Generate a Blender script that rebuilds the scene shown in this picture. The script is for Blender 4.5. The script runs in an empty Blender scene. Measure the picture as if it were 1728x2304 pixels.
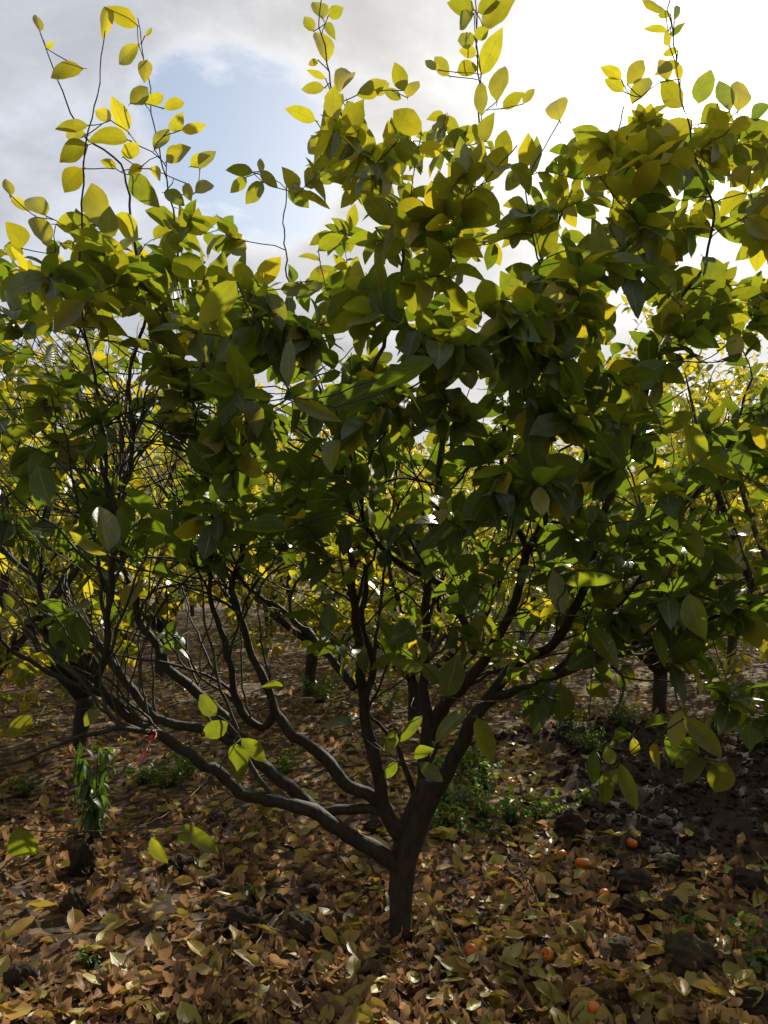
import bpy, math, random
import numpy as np
from mathutils import Vector, Matrix

random.seed(7)
RNG = np.random.default_rng(11)
SC = bpy.context.scene
COL = SC.collection

# ------------------------------------------------------------------ camera
CAM_H = 1.4
PITCH = math.radians(3.3)
F = 1728.0                      # focal length in photograph pixels (27 mm equivalent)
cam = bpy.data.cameras.new('camera')
cam.sensor_fit = 'VERTICAL'
cam.sensor_height = 36.0
cam.sensor_width = 27.0
cam.lens = 27.0
cam.clip_start = 0.02
cam.clip_end = 2000
cam_ob = bpy.data.objects.new('camera', cam)
COL.objects.link(cam_ob)
cam_ob.location = (0, 0, CAM_H)
cam_ob.rotation_euler = (math.radians(90) + PITCH, 0, 0)
SC.camera = cam_ob


def ray(px, py):
    """direction of the view ray through a pixel of the photograph"""
    u = (px - 864.0) / F
    v = (1152.0 - py) / F
    return np.array([u, math.cos(PITCH) - v * math.sin(PITCH), math.sin(PITCH) + v * math.cos(PITCH)])


def P(px, py, d):
    """world point at distance d (along Y) seen at that pixel"""
    r = ray(px, py)
    return np.array([0, 0, CAM_H]) + r * (d / r[1])


def proj(p):
    p = np.asarray(p, float)
    q = p - np.array([0, 0, CAM_H])
    f = q[..., 1] * math.cos(PITCH) + q[..., 2] * math.sin(PITCH)
    up = -q[..., 1] * math.sin(PITCH) + q[..., 2] * math.cos(PITCH)
    f = np.maximum(f, 0.05)
    return 864 + F * q[..., 0] / f, 1152 - F * up / f


# ------------------------------------------------------------------ sun and sky
SUN_PX = (1562, 250)
sd = ray(*SUN_PX)
sd = sd / np.linalg.norm(sd)
SUN_EL = math.asin(sd[2])
SUN_AZ = math.atan2(sd[0], sd[1])
sun = bpy.data.lights.new('sun', 'SUN')
sun.energy = 5.0
sun.angle = math.radians(0.55)
sun.color = (1.0, 0.93, 0.80)
sun_ob = bpy.data.objects.new('sun', sun)
COL.objects.link(sun_ob)
sun_ob.rotation_euler = Vector(sd).to_track_quat('Z', 'Y').to_euler()
sun_ob.location = (3, 8, 8)

world = bpy.data.worlds.new('World')
SC.world = world
world.use_nodes = True
wt = world.node_tree
wt.nodes.clear()
W = wt.nodes.new


def lk(tree, a, b):
    tree.links.new(a, b)


def wmath(op, a, b=None, c=None, clamp=False):
    n = W('ShaderNodeMath')
    n.operation = op
    n.use_clamp = clamp
    for i, v in enumerate((a, b, c)):
        if v is None:
            continue
        if isinstance(v, (int, float)):
            n.inputs[i].default_value = v
        else:
            wt.links.new(v, n.inputs[i])
    return n.outputs[0]


def wmap(val, a, b, c=0.0, d=1.0):
    n = W('ShaderNodeMapRange')
    n.interpolation_type = 'SMOOTHSTEP'
    wt.links.new(val, n.inputs[0])
    for i, v in enumerate((a, b, c, d)):
        n.inputs[1 + i].default_value = v
    return n.outputs[0]


tc = W('ShaderNodeTexCoord')
sky = W('ShaderNodeTexSky')
sky.sky_type = 'NISHITA'
sky.sun_disc = False
sky.sun_elevation = SUN_EL
sky.sun_rotation = SUN_AZ
sky.air_density = 1.2
sky.dust_density = 1.5
sep = W('ShaderNodeSeparateXYZ')
lk(wt, tc.outputs['Generated'], sep.inputs[0])
zz = wmath('ADD', wmath('MAXIMUM', sep.outputs[2], 0.0), 0.18)
cx = wmath('DIVIDE', sep.outputs[0], zz)
cy = wmath('DIVIDE', sep.outputs[1], zz)
comb = W('ShaderNodeCombineXYZ')
lk(wt, cx, comb.inputs[0])
lk(wt, cy, comb.inputs[1])


def wnoise(scale, detail, rough, off, dist=0.0):
    m = W('ShaderNodeMapping')
    m.inputs['Location'].default_value = off
    lk(wt, comb.outputs[0], m.inputs[0])
    n = W('ShaderNodeTexNoise')
    n.inputs['Scale'].default_value = scale
    n.inputs['Detail'].default_value = detail
    n.inputs['Roughness'].default_value = rough
    n.inputs['Distortion'].default_value = dist
    lk(wt, m.outputs[0], n.inputs[0])
    return n.outputs[0]


def wdot(v):
    n = W('ShaderNodeVectorMath')
    n.operation = 'DOT_PRODUCT'
    lk(wt, tc.outputs['Generated'], n.inputs[0])
    v = np.asarray(v) / np.linalg.norm(v)
    n.inputs[1].default_value = tuple(v)
    return n.outputs['Value']


big = wnoise(1.3, 9, 0.62, (3.1, 7.7, 0), 0.4)
fine = wnoise(3.2, 8, 0.6, (1.0, 2.0, 0), 0.3)
gap = wmath('MAXIMUM', wmap(wdot(ray(560, 360)), math.cos(math.radians(7.5)), math.cos(math.radians(1.5))),
            wmap(wdot(ray(430, 250)), math.cos(math.radians(4.5)), math.cos(math.radians(1.0)), 0, 0.55))
cover = wmath('SUBTRACT', wmath('ADD', big, 0.21), wmath('MULTIPLY', gap, wmap(fine, 0.3, 0.7, 0.62, 0.16)))
cmask = wmap(cover, 0.40, 0.62)
sdot = wdot(sd)
halo = wmath('POWER', wmath('MAXIMUM', sdot, 0.0), 26.0)
halo2 = wmath('POWER', wmath('MAXIMUM', sdot, 0.0), 160.0)
bright = wmath('ADD', wmath('MULTIPLY', wmap(fine, 0.3, 0.72), 1.9), 5.5)
thin = wmap(cover, 0.46, 0.75, 1.35, 0.95)
bright = wmath('MULTIPLY', bright, thin)
bright = wmath('ADD', bright, wmath('ADD', wmath('MULTIPLY', halo, 5.0), wmath('MULTIPLY', halo2, 10.0)))
tintn = W('ShaderNodeMix')
tintn.data_type = 'RGBA'
lk(wt, wmap(sdot, 0.75, 0.97), tintn.inputs[0])
tintn.inputs[6].default_value = (0.93, 0.97, 1.07, 1)
tintn.inputs[7].default_value = (1.02, 1.0, 0.97, 1)
cl = W('ShaderNodeVectorMath')
cl.operation = 'SCALE'
lk(wt, tintn.outputs[2], cl.inputs[0])
lk(wt, bright, cl.inputs['Scale'])
bluesky = W('ShaderNodeVectorMath')
bluesky.operation = 'ADD'
lk(wt, sky.outputs[0], bluesky.inputs[0])
bluesky.inputs[1].default_value = (0.9, 1.1, 1.3)
mixs = W('ShaderNodeMix')
mixs.data_type = 'RGBA'
lk(wt, cmask, mixs.inputs[0])
lk(wt, bluesky.outputs[0], mixs.inputs[6])
lk(wt, cl.outputs[0], mixs.inputs[7])
disc = wmath('MULTIPLY', wmap(sdot, math.cos(math.radians(0.62)), math.cos(math.radians(0.42))), 260.0)
addd = W('ShaderNodeVectorMath')
addd.operation = 'ADD'
lk(wt, mixs.outputs[2], addd.inputs[0])
lk(wt, disc, addd.inputs[1])
bg = W('ShaderNodeBackground')
bg.inputs['Strength'].default_value = 0.082
lk(wt, addd.outputs[0], bg.inputs['Color'])
out = W('ShaderNodeOutputWorld')
lk(wt, bg.outputs[0], out.inputs['Surface'])

SC.view_settings.view_transform = 'Standard'
SC.view_settings.look = 'None'
SC.view_settings.exposure = 0.4
SC.view_settings.gamma = 1.0
SC.view_settings.use_curve_mapping = False
SC.cycles.max_bounces = 8
SC.cycles.diffuse_bounces = 3
SC.cycles.glossy_bounces = 2
SC.cycles.transmission_bounces = 6
SC.cycles.sample_clamp_indirect = 6.0


# ------------------------------------------------------------------ node helpers
class NT:
    def __init__(s, name):
        s.m = bpy.data.materials.new(name)
        s.m.use_nodes = True
        s.t = s.m.node_tree
        s.t.nodes.clear()
        s.o = s.t.nodes.new('ShaderNodeOutputMaterial')

    def n(s, typ, **kw):
        nd = s.t.nodes.new(typ)
        for k, v in kw.items():
            if k.startswith('i_'):
                nd.inputs[k[2:].replace('_', ' ')].default_value = v
            else:
                setattr(nd, k, v)
        return nd

    def l(s, a, b):
        s.t.links.new(a, b)

    def math(s, op, a, b=None, c=None):
        nd = s.t.nodes.new('ShaderNodeMath')
        nd.operation = op
        for i, v in enumerate((a, b, c)):
            if v is None:
                continue
            if isinstance(v, (int, float)):
                nd.inputs[i].default_value = v
            else:
                s.l(v, nd.inputs[i])
        return nd.outputs[0]

    def mr(s, val, a, b, c=0.0, d=1.0):
        nd = s.t.nodes.new('ShaderNodeMapRange')
        nd.interpolation_type = 'SMOOTHSTEP'
        s.l(val, nd.inputs[0])
        for i, v in enumerate((a, b, c, d)):
            nd.inputs[1 + i].default_value = v
        return nd.outputs[0]

    def mix(s, f, a, b, mode='MIX'):
        nd = s.t.nodes.new('ShaderNodeMix')
        nd.data_type = 'RGBA'
        nd.blend_type = mode
        for sock, v in ((nd.inputs[0], f), (nd.inputs[6], a), (nd.inputs[7], b)):
            if isinstance(v, (int, float)):
                sock.default_value = v
            elif isinstance(v, tuple):
                sock.default_value = v + (1,) if len(v) == 3 else v
            else:
                s.l(v, sock)
        return nd.outputs[2]

    def noise(s, scale, detail=4, rough=0.55, vec=None, dist=0.0):
        nd = s.n('ShaderNodeTexNoise', i_Scale=scale, i_Detail=detail, i_Roughness=rough, i_Distortion=dist)
        if vec is not None:
            s.l(vec, nd.inputs[0])
        return nd.outputs[0]


def leaf_material(name, green, yellow, tgreen, tyellow, trans, rough, spec=0.5, vein=0.6):
    """two-sided blade: glossy cuticle over diffuse + light passing through; tint.r = green to yellow"""
    k = NT(name)
    at = k.n('ShaderNodeAttribute', attribute_name='tint')
    sp = k.n('ShaderNodeSeparateColor')
    k.l(at.outputs['Color'], sp.inputs[0])
    uv = k.n('ShaderNodeUVMap', uv_map='UVMap')
    su = k.n('ShaderNodeSeparateXYZ')
    k.l(uv.outputs[0], su.inputs[0])
    au = k.math('ABSOLUTE', k.math('SUBTRACT', su.outputs[0], 0.5))
    mid = k.mr(au, 0.018, 0.065, 1.0, 0.0)
    wv = k.math('SUBTRACT', su.outputs[1], k.math('MULTIPLY', au, 0.55))
    side = k.math('ABSOLUTE', k.math('SUBTRACT', k.math('FRACT', k.math('MULTIPLY', wv, 11.0)), 0.5))
    side = k.mr(side, 0.02, 0.16, 0.55, 0.0)
    veins = k.math('MAXIMUM', mid, side)
    geo = k.n('ShaderNodeNewGeometry')
    blot = k.noise(38.0, 4, 0.6, geo.outputs['Position'])
    # yellowing spreads in blotches over the blade
    yv = k.math('ADD', sp.outputs[0], k.math('MULTIPLY', k.math('SUBTRACT', blot, 0.5), 0.55))
    yv = k.math('MAXIMUM', k.math('MINIMUM', yv, 1.0), 0.0)
    base = k.mix(yv, green, yellow)
    tran = k.mix(yv, tgreen, tyellow)
    br = k.math('ADD', 0.55, k.math('MULTIPLY', sp.outputs[1], 0.9))
    brc = k.n('ShaderNodeCombineColor')
    for i in range(3):
        k.l(br, brc.inputs[i])
    base = k.mix(1.0, base, brc.outputs[0], 'MULTIPLY')
    tran = k.mix(1.0, tran, brc.outputs[0], 'MULTIPLY')
    base = k.mix(k.math('MULTIPLY', veins, vein), base, (0.24, 0.25, 0.08))
    tran = k.mix(k.math('MULTIPLY', veins, 0.30), tran, (0.24, 0.20, 0.03))
    bump = k.n('ShaderNodeBump', i_Strength=0.35, i_Distance=0.002)
    hgt = k.math('SUBTRACT', k.math('MULTIPLY', blot, 0.5), veins)
    k.l(hgt, bump.inputs['Height'])
    pr = k.n('ShaderNodeBsdfPrincipled', i_Roughness=rough)
    pr.inputs['Specular IOR Level'].default_value = spec
    k.l(base, pr.inputs['Base Color'])
    k.l(bump.outputs[0], pr.inputs['Normal'])
    tr = k.n('ShaderNodeBsdfTranslucent')
    k.l(tran, tr.inputs[0])
    mx = k.n('ShaderNodeMixShader')
    mx.inputs[0].default_value = trans
    k.l(pr.outputs[0], mx.inputs[1])
    k.l(tr.outputs[0], mx.inputs[2])
    k.l(mx.outputs[0], k.o.inputs[0])
    return k.m


M = {}
M['leaf'] = leaf_material('citrus_leaf', (0.043, 0.084, 0.029), (0.21, 0.19, 0.034),
                          (0.17, 0.255, 0.010), (0.80, 0.62, 0.020), 0.5, 0.33, 0.6, 0.7)
M['litter'] = leaf_material('dry_leaf', (0.38, 0.235, 0.125), (0.09, 0.056, 0.034),
                            (0.55, 0.31, 0.13), (0.2, 0.1, 0.05), 0.33, 0.6, 0.3, 0.25)
M['fallen'] = leaf_material('fallen_leaf', (0.29, 0.26, 0.055), (0.43, 0.245, 0.04),
                            (0.45, 0.40, 0.04), (0.55, 0.32, 0.03), 0.28, 0.42, 0.45, 0.35)
M['weed'] = leaf_material('weed_leaf', (0.035, 0.085, 0.028), (0.11, 0.16, 0.035),
                          (0.13, 0.28, 0.02), (0.3, 0.38, 0.02), 0.45, 0.45, 0.4)


def bark(name, c1, c2, moss, scale, bumpd):
    k = NT(name)
    geo = k.n('ShaderNodeNewGeometry')
    tcn = k.n('ShaderNodeTexCoord')
    mp = k.n('ShaderNodeMapping')
    mp.inputs['Scale'].default_value = (1, 1, 0.22)
    k.l(tcn.outputs['Object'], mp.inputs[0])
    a = k.noise(scale, 7, 0.65, mp.outputs[0])
    b = k.noise(scale * 0.2, 4, 0.6, tcn.outputs['Object'])
    col = k.mix(k.mr(a, 0.32, 0.7), c1, c2)
    col = k.mix(k.math('MULTIPLY', k.mr(b, 0.46, 0.66), 0.75), col, moss)
    bump = k.n('ShaderNodeBump', i_Strength=0.8, i_Distance=bumpd)
    k.l(a, bump.inputs['Height'])
    pr = k.n('ShaderNodeBsdfPrincipled', i_Roughness=0.72)
    pr.inputs['Specular IOR Level'].default_value = 0.35
    k.l(col, pr.inputs['Base Color'])
    k.l(bump.outputs[0], pr.inputs['Normal'])
    k.l(pr.outputs[0], k.o.inputs[0])
    return k.m


M['bark'] = bark('bark', (0.017, 0.011, 0.008), (0.056, 0.036, 0.026), (0.028, 0.033, 0.017), 60, 0.010)
M['twig'] = bark('twig_bark', (0.026, 0.024, 0.015), (0.06, 0.052, 0.034), (0.034, 0.055, 0.022), 90, 0.002)
M['dead'] = bark('dead_twig', (0.12, 0.085, 0.06), (0.28, 0.22, 0.16), (0.16, 0.13, 0.09), 80, 0.002)


def soil(name, c1, c2, moss=None, scale=14, leafy=False):
    k = NT(name)
    geo = k.n('ShaderNodeNewGeometry')
    a = k.noise(scale, 8, 0.68, geo.outputs['Position'])
    b = k.noise(scale * 6, 6, 0.7, geo.outputs['Position'])
    c = k.noise(scale * 0.15, 3, 0.5, geo.outputs['Position'])
    col = k.mix(k.mr(a, 0.3, 0.7), c1, c2)
    col = k.mix(k.math('MULTIPLY', k.mr(c, 0.4, 0.65), 0.35), col, tuple(x * 1.7 for x in c2))
    if leafy:
        # trodden leaf scraps pressed into the earth, too small to pick apart; none on the dug soil
        vo = k.n('ShaderNodeTexVoronoi', i_Scale=21.0)
        k.l(geo.outputs['Position'], vo.inputs[0])
        vs = k.n('ShaderNodeSeparateColor')
        k.l(vo.outputs['Color'], vs.inputs[0])
        lc = k.mix(vs.outputs[0], (0.06, 0.038, 0.025), (0.18, 0.11, 0.06))
        lc = k.mix(k.mr(vs.outputs[1], 0.7, 0.78), lc, (0.28, 0.19, 0.04))
        at = k.n('ShaderNodeAttribute', attribute_name='tint')
        sa = k.n('ShaderNodeSeparateColor')
        k.l(at.outputs['Color'], sa.inputs[0])
        lf = k.math('MULTIPLY', k.mr(vs.outputs[2], 0.45, 0.55), k.math('SUBTRACT', 1.0, sa.outputs[0]))
        col = k.mix(lf, col, lc)
    if moss:
        sx = k.n('ShaderNodeSeparateXYZ')
        k.l(geo.outputs['Normal'], sx.inputs[0])
        f = k.math('MULTIPLY', k.mr(sx.outputs[2], 0.1, 0.8), k.mr(a, 0.42, 0.6))
        col = k.mix(f, col, moss)
    bump = k.n('ShaderNodeBump', i_Strength=1.0, i_Distance=0.012)
    k.l(k.math('ADD', a, k.math('MULTIPLY', b, 0.5)), bump.inputs['Height'])
    pr = k.n('ShaderNodeBsdfPrincipled', i_Roughness=0.92)
    pr.inputs['Specular IOR Level'].default_value = 0.2
    k.l(col, pr.inputs['Base Color'])
    k.l(bump.outputs[0], pr.inputs['Normal'])
    k.l(pr.outputs[0], k.o.inputs[0])
    return k.m


M['soil'] = soil('orchard_soil', (0.055, 0.036, 0.024), (0.115, 0.078, 0.052))
M['ground'] = soil('orchard_floor', (0.019, 0.012, 0.008), (0.048, 0.031, 0.020), None, 14, True)
M['clod'] = soil('soil_clod', (0.016, 0.010, 0.007), (0.042, 0.027, 0.019), None, 22)
M['moss'] = soil('mossy_clod', (0.026, 0.018, 0.012), (0.06, 0.042, 0.028), (0.062, 0.062, 0.022), 26)


def fruit_mat():
    k = NT('tangerine_peel')
    geo = k.n('ShaderNodeNewGeometry')
    v = k.n('ShaderNodeTexVoronoi', i_Scale=420.0)
    k.l(geo.outputs['Position'], v.inputs[0])
    a = k.noise(30, 4, 0.6, geo.outputs['Position'])
    col = k.mix(k.mr(a, 0.35, 0.7), (0.55, 0.11, 0.012), (0.62, 0.19, 0.02))
    bump = k.n('ShaderNodeBump', i_Strength=0.4, i_Distance=0.001)
    k.l(v.outputs[0], bump.inputs['Height'])
    pr = k.n('ShaderNodeBsdfPrincipled', i_Roughness=0.38)
    k.l(col, pr.inputs['Base Color'])
    k.l(bump.outputs[0], pr.inputs['Normal'])
    k.l(pr.outputs[0], k.o.inputs[0])
    return k.m


def plain(name, col, rough):
    k = NT(name)
    geo = k.n('ShaderNodeNewGeometry')
    a = k.noise(120, 4, 0.6, geo.outputs['Position'])
    c = k.mix(a, tuple(x * 0.6 for x in col), tuple(min(1, x * 1.3) for x in col))
    pr = k.n('ShaderNodeBsdfPrincipled', i_Roughness=rough)
    k.l(c, pr.inputs['Base Color'])
    k.l(pr.outputs[0], k.o.inputs[0])
    return k.m


M['fruit'] = fruit_mat()
M['pith'] = plain('rotten_flesh', (0.16, 0.05, 0.02), 0.6)
M['calyx'] = plain('calyx', (0.10, 0.11, 0.03), 0.7)
M['ribbon'] = plain('ribbon', (0.62, 0.14, 0.16), 0.5)

# ------------------------------------------------------------------ mesh helpers


def link(name, me, mat=None, parent=None, label=None, cat=None, group=None, kind=None):
    o = bpy.data.objects.new(name, me)
    COL.objects.link(o)
    if mat is not None and me is not None and not me.materials:
        me.materials.append(mat)
    if parent is not None:
        o.parent = parent
    if label:
        o['label'] = label
    if cat:
        o['category'] = cat
    if group:
        o['group'] = group
    if kind:
        o['kind'] = kind
    return o


def mesh_np(name, V, Q, uv=None, tint=None, smooth=True, T=None):
    """V (n,3), Q quads (m,4), T tris (k,3)"""
    me = bpy.data.meshes.new(name)
    V = np.asarray(V, np.float32)
    Q = np.zeros((0, 4), np.int32) if Q is None or len(Q) == 0 else np.asarray(Q, np.int32)
    T = np.zeros((0, 3), np.int32) if T is None or len(T) == 0 else np.asarray(T, np.int32)
    nl = Q.size + T.size
    me.vertices.add(len(V))
    me.vertices.foreach_set('co', V.ravel())
    me.loops.add(nl)
    li = np.concatenate([Q.ravel(), T.ravel()])
    me.loops.foreach_set('vertex_index', li)
    me.polygons.add(len(Q) + len(T))
    st = np.concatenate([np.arange(len(Q)) * 4, Q.size + np.arange(len(T)) * 3]).astype(np.int32)
    me.polygons.foreach_set('loop_start', st)
    if uv is not None:
        ul = me.uv_layers.new(name='UVMap')
        ul.data.foreach_set('uv', np.asarray(uv, np.float32)[li].ravel())
    me.update(calc_edges=True)
    if tint is not None:
        a = me.color_attributes.new('tint', 'FLOAT_COLOR', 'POINT')
        c = np.ones((len(V), 4), np.float32)
        c[:, :3] = tint
        a.data.foreach_set('color', c.ravel())
    me.polygons.foreach_set('use_smooth', np.full(len(me.polygons), smooth))
    me.validate()
    return me


def leaf_template(asp, fold, bend, wave, curl, rows, cols, seed, petiole=0.0, tip=1.0, crinkle=0.0):
    """unit-length blade along +Y, top side +Z; returns verts, quads, uv"""
    r = np.random.default_rng(seed)
    V, UV, Q = [], [], []
    ph = r.uniform(0, 6.28, 3)
    skew = r.uniform(-0.06, 0.06)
    for j in range(rows + 1):
        t = j / rows
        tt = 0.004 + 0.992 * t
        w = (math.sin(math.pi * tt ** (0.86 * tip))) ** 0.72
        w *= (1 - 0.25 * max(0, t - 0.75) / 0.25)
        ang = bend * t
        y0 = (math.sin(ang) / bend) if abs(bend) > 1e-3 else t
        z0 = -(1 - math.cos(ang)) / bend if abs(bend) > 1e-3 else 0
        for i in range(cols + 1):
            u = -1 + 2 * i / cols
            x = u * w * asp * 0.5
            ca = curl * u * w
            xx = math.sin(ca) / curl * w * asp * 0.5 / max(w, 1e-3) if abs(curl) > 1e-3 else x
            zc = fold * abs(u) * w * asp * 0.5
            if abs(curl) > 1e-3:
                zc += (1 - math.cos(ca)) / abs(curl) * asp * 0.5
            zc += wave * math.sin(t * 9 + ph[0] + (1.6 if u > 0 else 0)) * abs(u) * w * asp * 0.5
            xs = xx + skew * math.sin(math.pi * t) + r.normal(0, 0.006) * w
            V.append((xs + r.normal(0, crinkle * 0.6) * w, y0 + r.normal(0, crinkle * 0.5), z0 + zc + r.normal(0, crinkle)))
            UV.append((0.5 + 0.5 * u, t))
    for j in range(rows):
        for i in range(cols):
            a = j * (cols + 1) + i
            Q.append((a, a + 1, a + cols + 2, a + cols + 1))
    if petiole > 0:
        b = len(V)
        for (yy, zz_) in ((-petiole, -petiole * 0.15), (0.03, -0.006)):
            for kx in range(3):
                an = kx * 2.094
                V.append((math.cos(an) * 0.012, yy, zz_ + math.sin(an) * 0.012))
                UV.append((0.5, 0.5))
        for kx in range(3):
            Q.append((b + kx, b + (kx + 1) % 3, b + 3 + (kx + 1) % 3, b + 3 + kx))
    return np.array(V), np.array(Q), np.array(UV)


def frame(axis, normal):
    y = np.asarray(axis, float)
    y = y / np.linalg.norm(y)
    x = np.cross(y, normal)
    nx = np.linalg.norm(x)
    if nx < 1e-4:
        x = np.cross(y, (0.3, 0.2, 1.0))
        nx = np.linalg.norm(x)
    x = x / nx
    z = np.cross(x, y)
    return x, y, z


class Leaves:
    """collects leaves: base, frame, length, width factor, tint, template index"""

    def __init__(s):
        s.rec = []

    def add(s, base, axis, normal, L, wf=1.0, tint=(0.3, 0.5, 0.5), ti=None):
        x, y, z = frame(axis, normal)
        A = np.eye(4)
        A[:3, 0] = x * L * wf
        A[:3, 1] = y * L
        A[:3, 2] = z * L
        A[:3, 3] = base
        s.rec.append((A, tint, random.randrange(10 ** 6) if ti is None else ti))

    def mesh(s, name, recs, templates):
        Vs, Qs, Us, Ts = [], [], [], []
        n = 0
        for A, tint, ti in recs:
            V, Q, U = templates[ti % len(templates)]
            Vs.append(V @ A[:3, :3].T + A[:3, 3])
            Qs.append(Q + n)
            Us.append(U)
            Ts.append(np.tile(np.array(tint, np.float32), (len(V), 1)))
            n += len(V)
        if not Vs:
            return None
        return mesh_np(name, np.concatenate(Vs), np.concatenate(Qs), np.concatenate(Us), np.concatenate(Ts))


def tube(pts, rad, sides=7, knob=0.0, cap=True):
    pts = np.asarray(pts, float)
    n = len(pts)
    tan = np.gradient(pts, axis=0)
    tan /= np.maximum(np.linalg.norm(tan, axis=1), 1e-6)[:, None]
    ref = np.array([0.31, -0.91, 0.27])
    V, Q, T = [], [], []
    u = np.cross(tan[0], ref)
    u /= np.linalg.norm(u)
    for i in range(n):
        u = u - tan[i] * np.dot(u, tan[i])
        u /= np.linalg.norm(u)
        v = np.cross(tan[i], u)
        for k in range(sides):
            a = 2 * math.pi * k / sides
            rr = rad[i] * (1 + (knob * RNG.normal() if knob else 0))
            V.append(pts[i] + rr * (math.cos(a) * u + math.sin(a) * v))
    for i in range(n - 1):
        for k in range(sides):
            a, b = i * sides + k, i * sides + (k + 1) % sides
            Q.append((a, b, b + sides, a + sides))
    if cap:
        c = len(V)
        V.append(pts[-1] + tan[-1] * rad[-1] * 0.8)
        for k in range(sides):
            T.append(((n - 1) * sides + k, (n - 1) * sides + (k + 1) % sides, c))
    return np.array(V), np.array(Q), np.array(T)


def join_tubes(lst):
    Vs, Qs, Ts, n = [], [], [], 0
    for V, Q, T in lst:
        Vs.append(V)
        Qs.append(Q + n)
        Ts.append(T + n)
        n += len(V)
    return np.concatenate(Vs), np.concatenate(Qs), np.concatenate(Ts)


def smooth_poly(pts, step):
    """Catmull-Rom through the control points, resampled"""
    p = np.asarray(pts, float)
    p = np.vstack([2 * p[0] - p[1], p, 2 * p[-1] - p[-2]])
    res = []
    for i in range(1, len(p) - 2):
        m = max(2, int(np.linalg.norm(p[i + 1][:3] - p[i][:3]) / step))
        for j in range(m):
            t = j / m
            a, b, c, d = p[i - 1], p[i], p[i + 1], p[i + 2]
            res.append(0.5 * (2 * b + (c - a) * t + (2 * a - 5 * b + 4 * c - d) * t * t + (3 * b - a - 3 * c + d) * t ** 3))
    res.append(p[-2])
    return np.array(res)


# ------------------------------------------------------------------ value noise for terrain
def vnoise(x, y, seed=0):
    xi, yi = np.floor(x).astype(np.int64), np.floor(y).astype(np.int64)
    fx, fy = x - xi, y - yi
    fx, fy = fx * fx * (3 - 2 * fx), fy * fy * (3 - 2 * fy)

    def h(a, b):
        n = (a * 374761393 + b * 668265263 + seed * 1442695041) & 0x7fffffff
        n = ((n ^ (n >> 13)) * 1274126177) & 0x7fffffff
        return ((n ^ (n >> 16)) & 0xffff) / 65535.0
    return (h(xi, yi) * (1 - fx) + h(xi + 1, yi) * fx) * (1 - fy) + (h(xi, yi + 1) * (1 - fx) + h(xi + 1, yi + 1) * fx) * fy - 0.5


def sstep(a, b, x):
    t = np.clip((x - a) / (b - a), 0, 1)
    return t * t * (3 - 2 * t)


def dug(x, y):
    """mask of the freshly dug, leafless soil"""
    wob = 0.5 * vnoise(x * 2.3, y * 2.3, 5)
    return sstep(0.95, 1.3, x + wob) * sstep(3.35, 3.75, y + wob * 0.6) * (1 - sstep(6.0, 6.6, y + wob)) * (1 - sstep(3.8, 4.6, x))


def H(x, y):
    x, y = np.asarray(x, float), np.asarray(y, float)
    r = 0.07 * vnoise(x * 0.9, y * 0.9, 1) + 0.035 * vnoise(x * 2.6, y * 2.6, 2) + 0.014 * vnoise(x * 7, y * 7, 3)
    d = dug(x, y)
    r = r + d * (0.05 + 0.10 * vnoise(x * 5, y * 5, 8) + 0.075 * vnoise(x * 11, y * 11, 9) + 0.05 * vnoise(x * 21, y * 21, 10))
    return r * np.exp(-((x / 60) ** 2 + (y / 80) ** 2))


def G(px, py):
    """ground point seen at that pixel"""
    r = ray(px, py)
    z = 0.0
    p = np.zeros(3)
    for _ in range(8):
        t = (z - CAM_H) / r[2]
        p = np.array([0, 0, CAM_H]) + r * t
        z = float(H(p[0], p[1]))
    return np.array([p[0], p[1], z])


# ------------------------------------------------------------------ ground
def axis_vals(lo, hi, f0, f1, fine):
    mid = np.arange(f0, f1, fine)
    k = np.geomspace(fine * 2, hi - f1, 26)
    k2 = np.geomspace(fine * 2, f0 - lo, 26)
    return np.concatenate([(f0 - k2)[::-1], mid, f1 + k])


gx = axis_vals(-400, 400, -4.2, 4.6, 0.035)
gy = axis_vals(-60, 900, 1.8, 8.0, 0.035)
X, Y = np.meshgrid(gx, gy)
Z = H(X, Y)
gv = np.stack([X.ravel(), Y.ravel(), Z.ravel()], 1)
nx_, ny_ = len(gx), len(gy)
ii, jj = np.meshgrid(np.arange(nx_ - 1), np.arange(ny_ - 1))
a0 = (jj * nx_ + ii).ravel()
gq = np.stack([a0, a0 + 1, a0 + nx_ + 1, a0 + nx_], 1)
gt = np.zeros((len(gv), 3), np.float32)
gt[:, 0] = dug(gv[:, 0], gv[:, 1])
link('ground', mesh_np('ground', gv, gq, tint=gt), M['ground'], kind='structure')

# ------------------------------------------------------------------ leaf templates
NEAR_T = [leaf_template(a, f, b, w, 0.0, 7, 4, 100 + i, 0.10)
          for i, (a, f, b, w) in enumerate([(random.uniform(0.50, 0.60), random.uniform(0.12, 0.5), random.uniform(0.1, 0.9), random.uniform(0.05, 0.2)) for _ in range(24)])]
MID_T = [leaf_template(a, f, b, w, 0.0, 6, 2, 200 + i, 0.08)
         for i, (a, f, b, w) in enumerate([(random.uniform(0.50, 0.60), random.uniform(0.12, 0.55), random.uniform(0.05, 1.0), random.uniform(0.05, 0.2)) for _ in range(20)])]
FAR_T = [leaf_template(a, f, b, 0.0, 0.0, 4, 2, 300 + i)
         for i, (a, f, b) in enumerate([(random.uniform(0.50, 0.62), random.uniform(0.1, 0.5), random.uniform(0.1, 0.9)) for _ in range(14)])]
DRY_T = [leaf_template(random.uniform(0.42, 0.58), random.uniform(-0.2, 0.5), random.uniform(-2.2, 2.4), random.uniform(0.1, 0.6),
                       random.choice([-1, 1]) * random.uniform(0.4, 2.1), 6, 4, 400 + i, crinkle=random.uniform(0.015, 0.045)) for i in range(40)]
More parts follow.
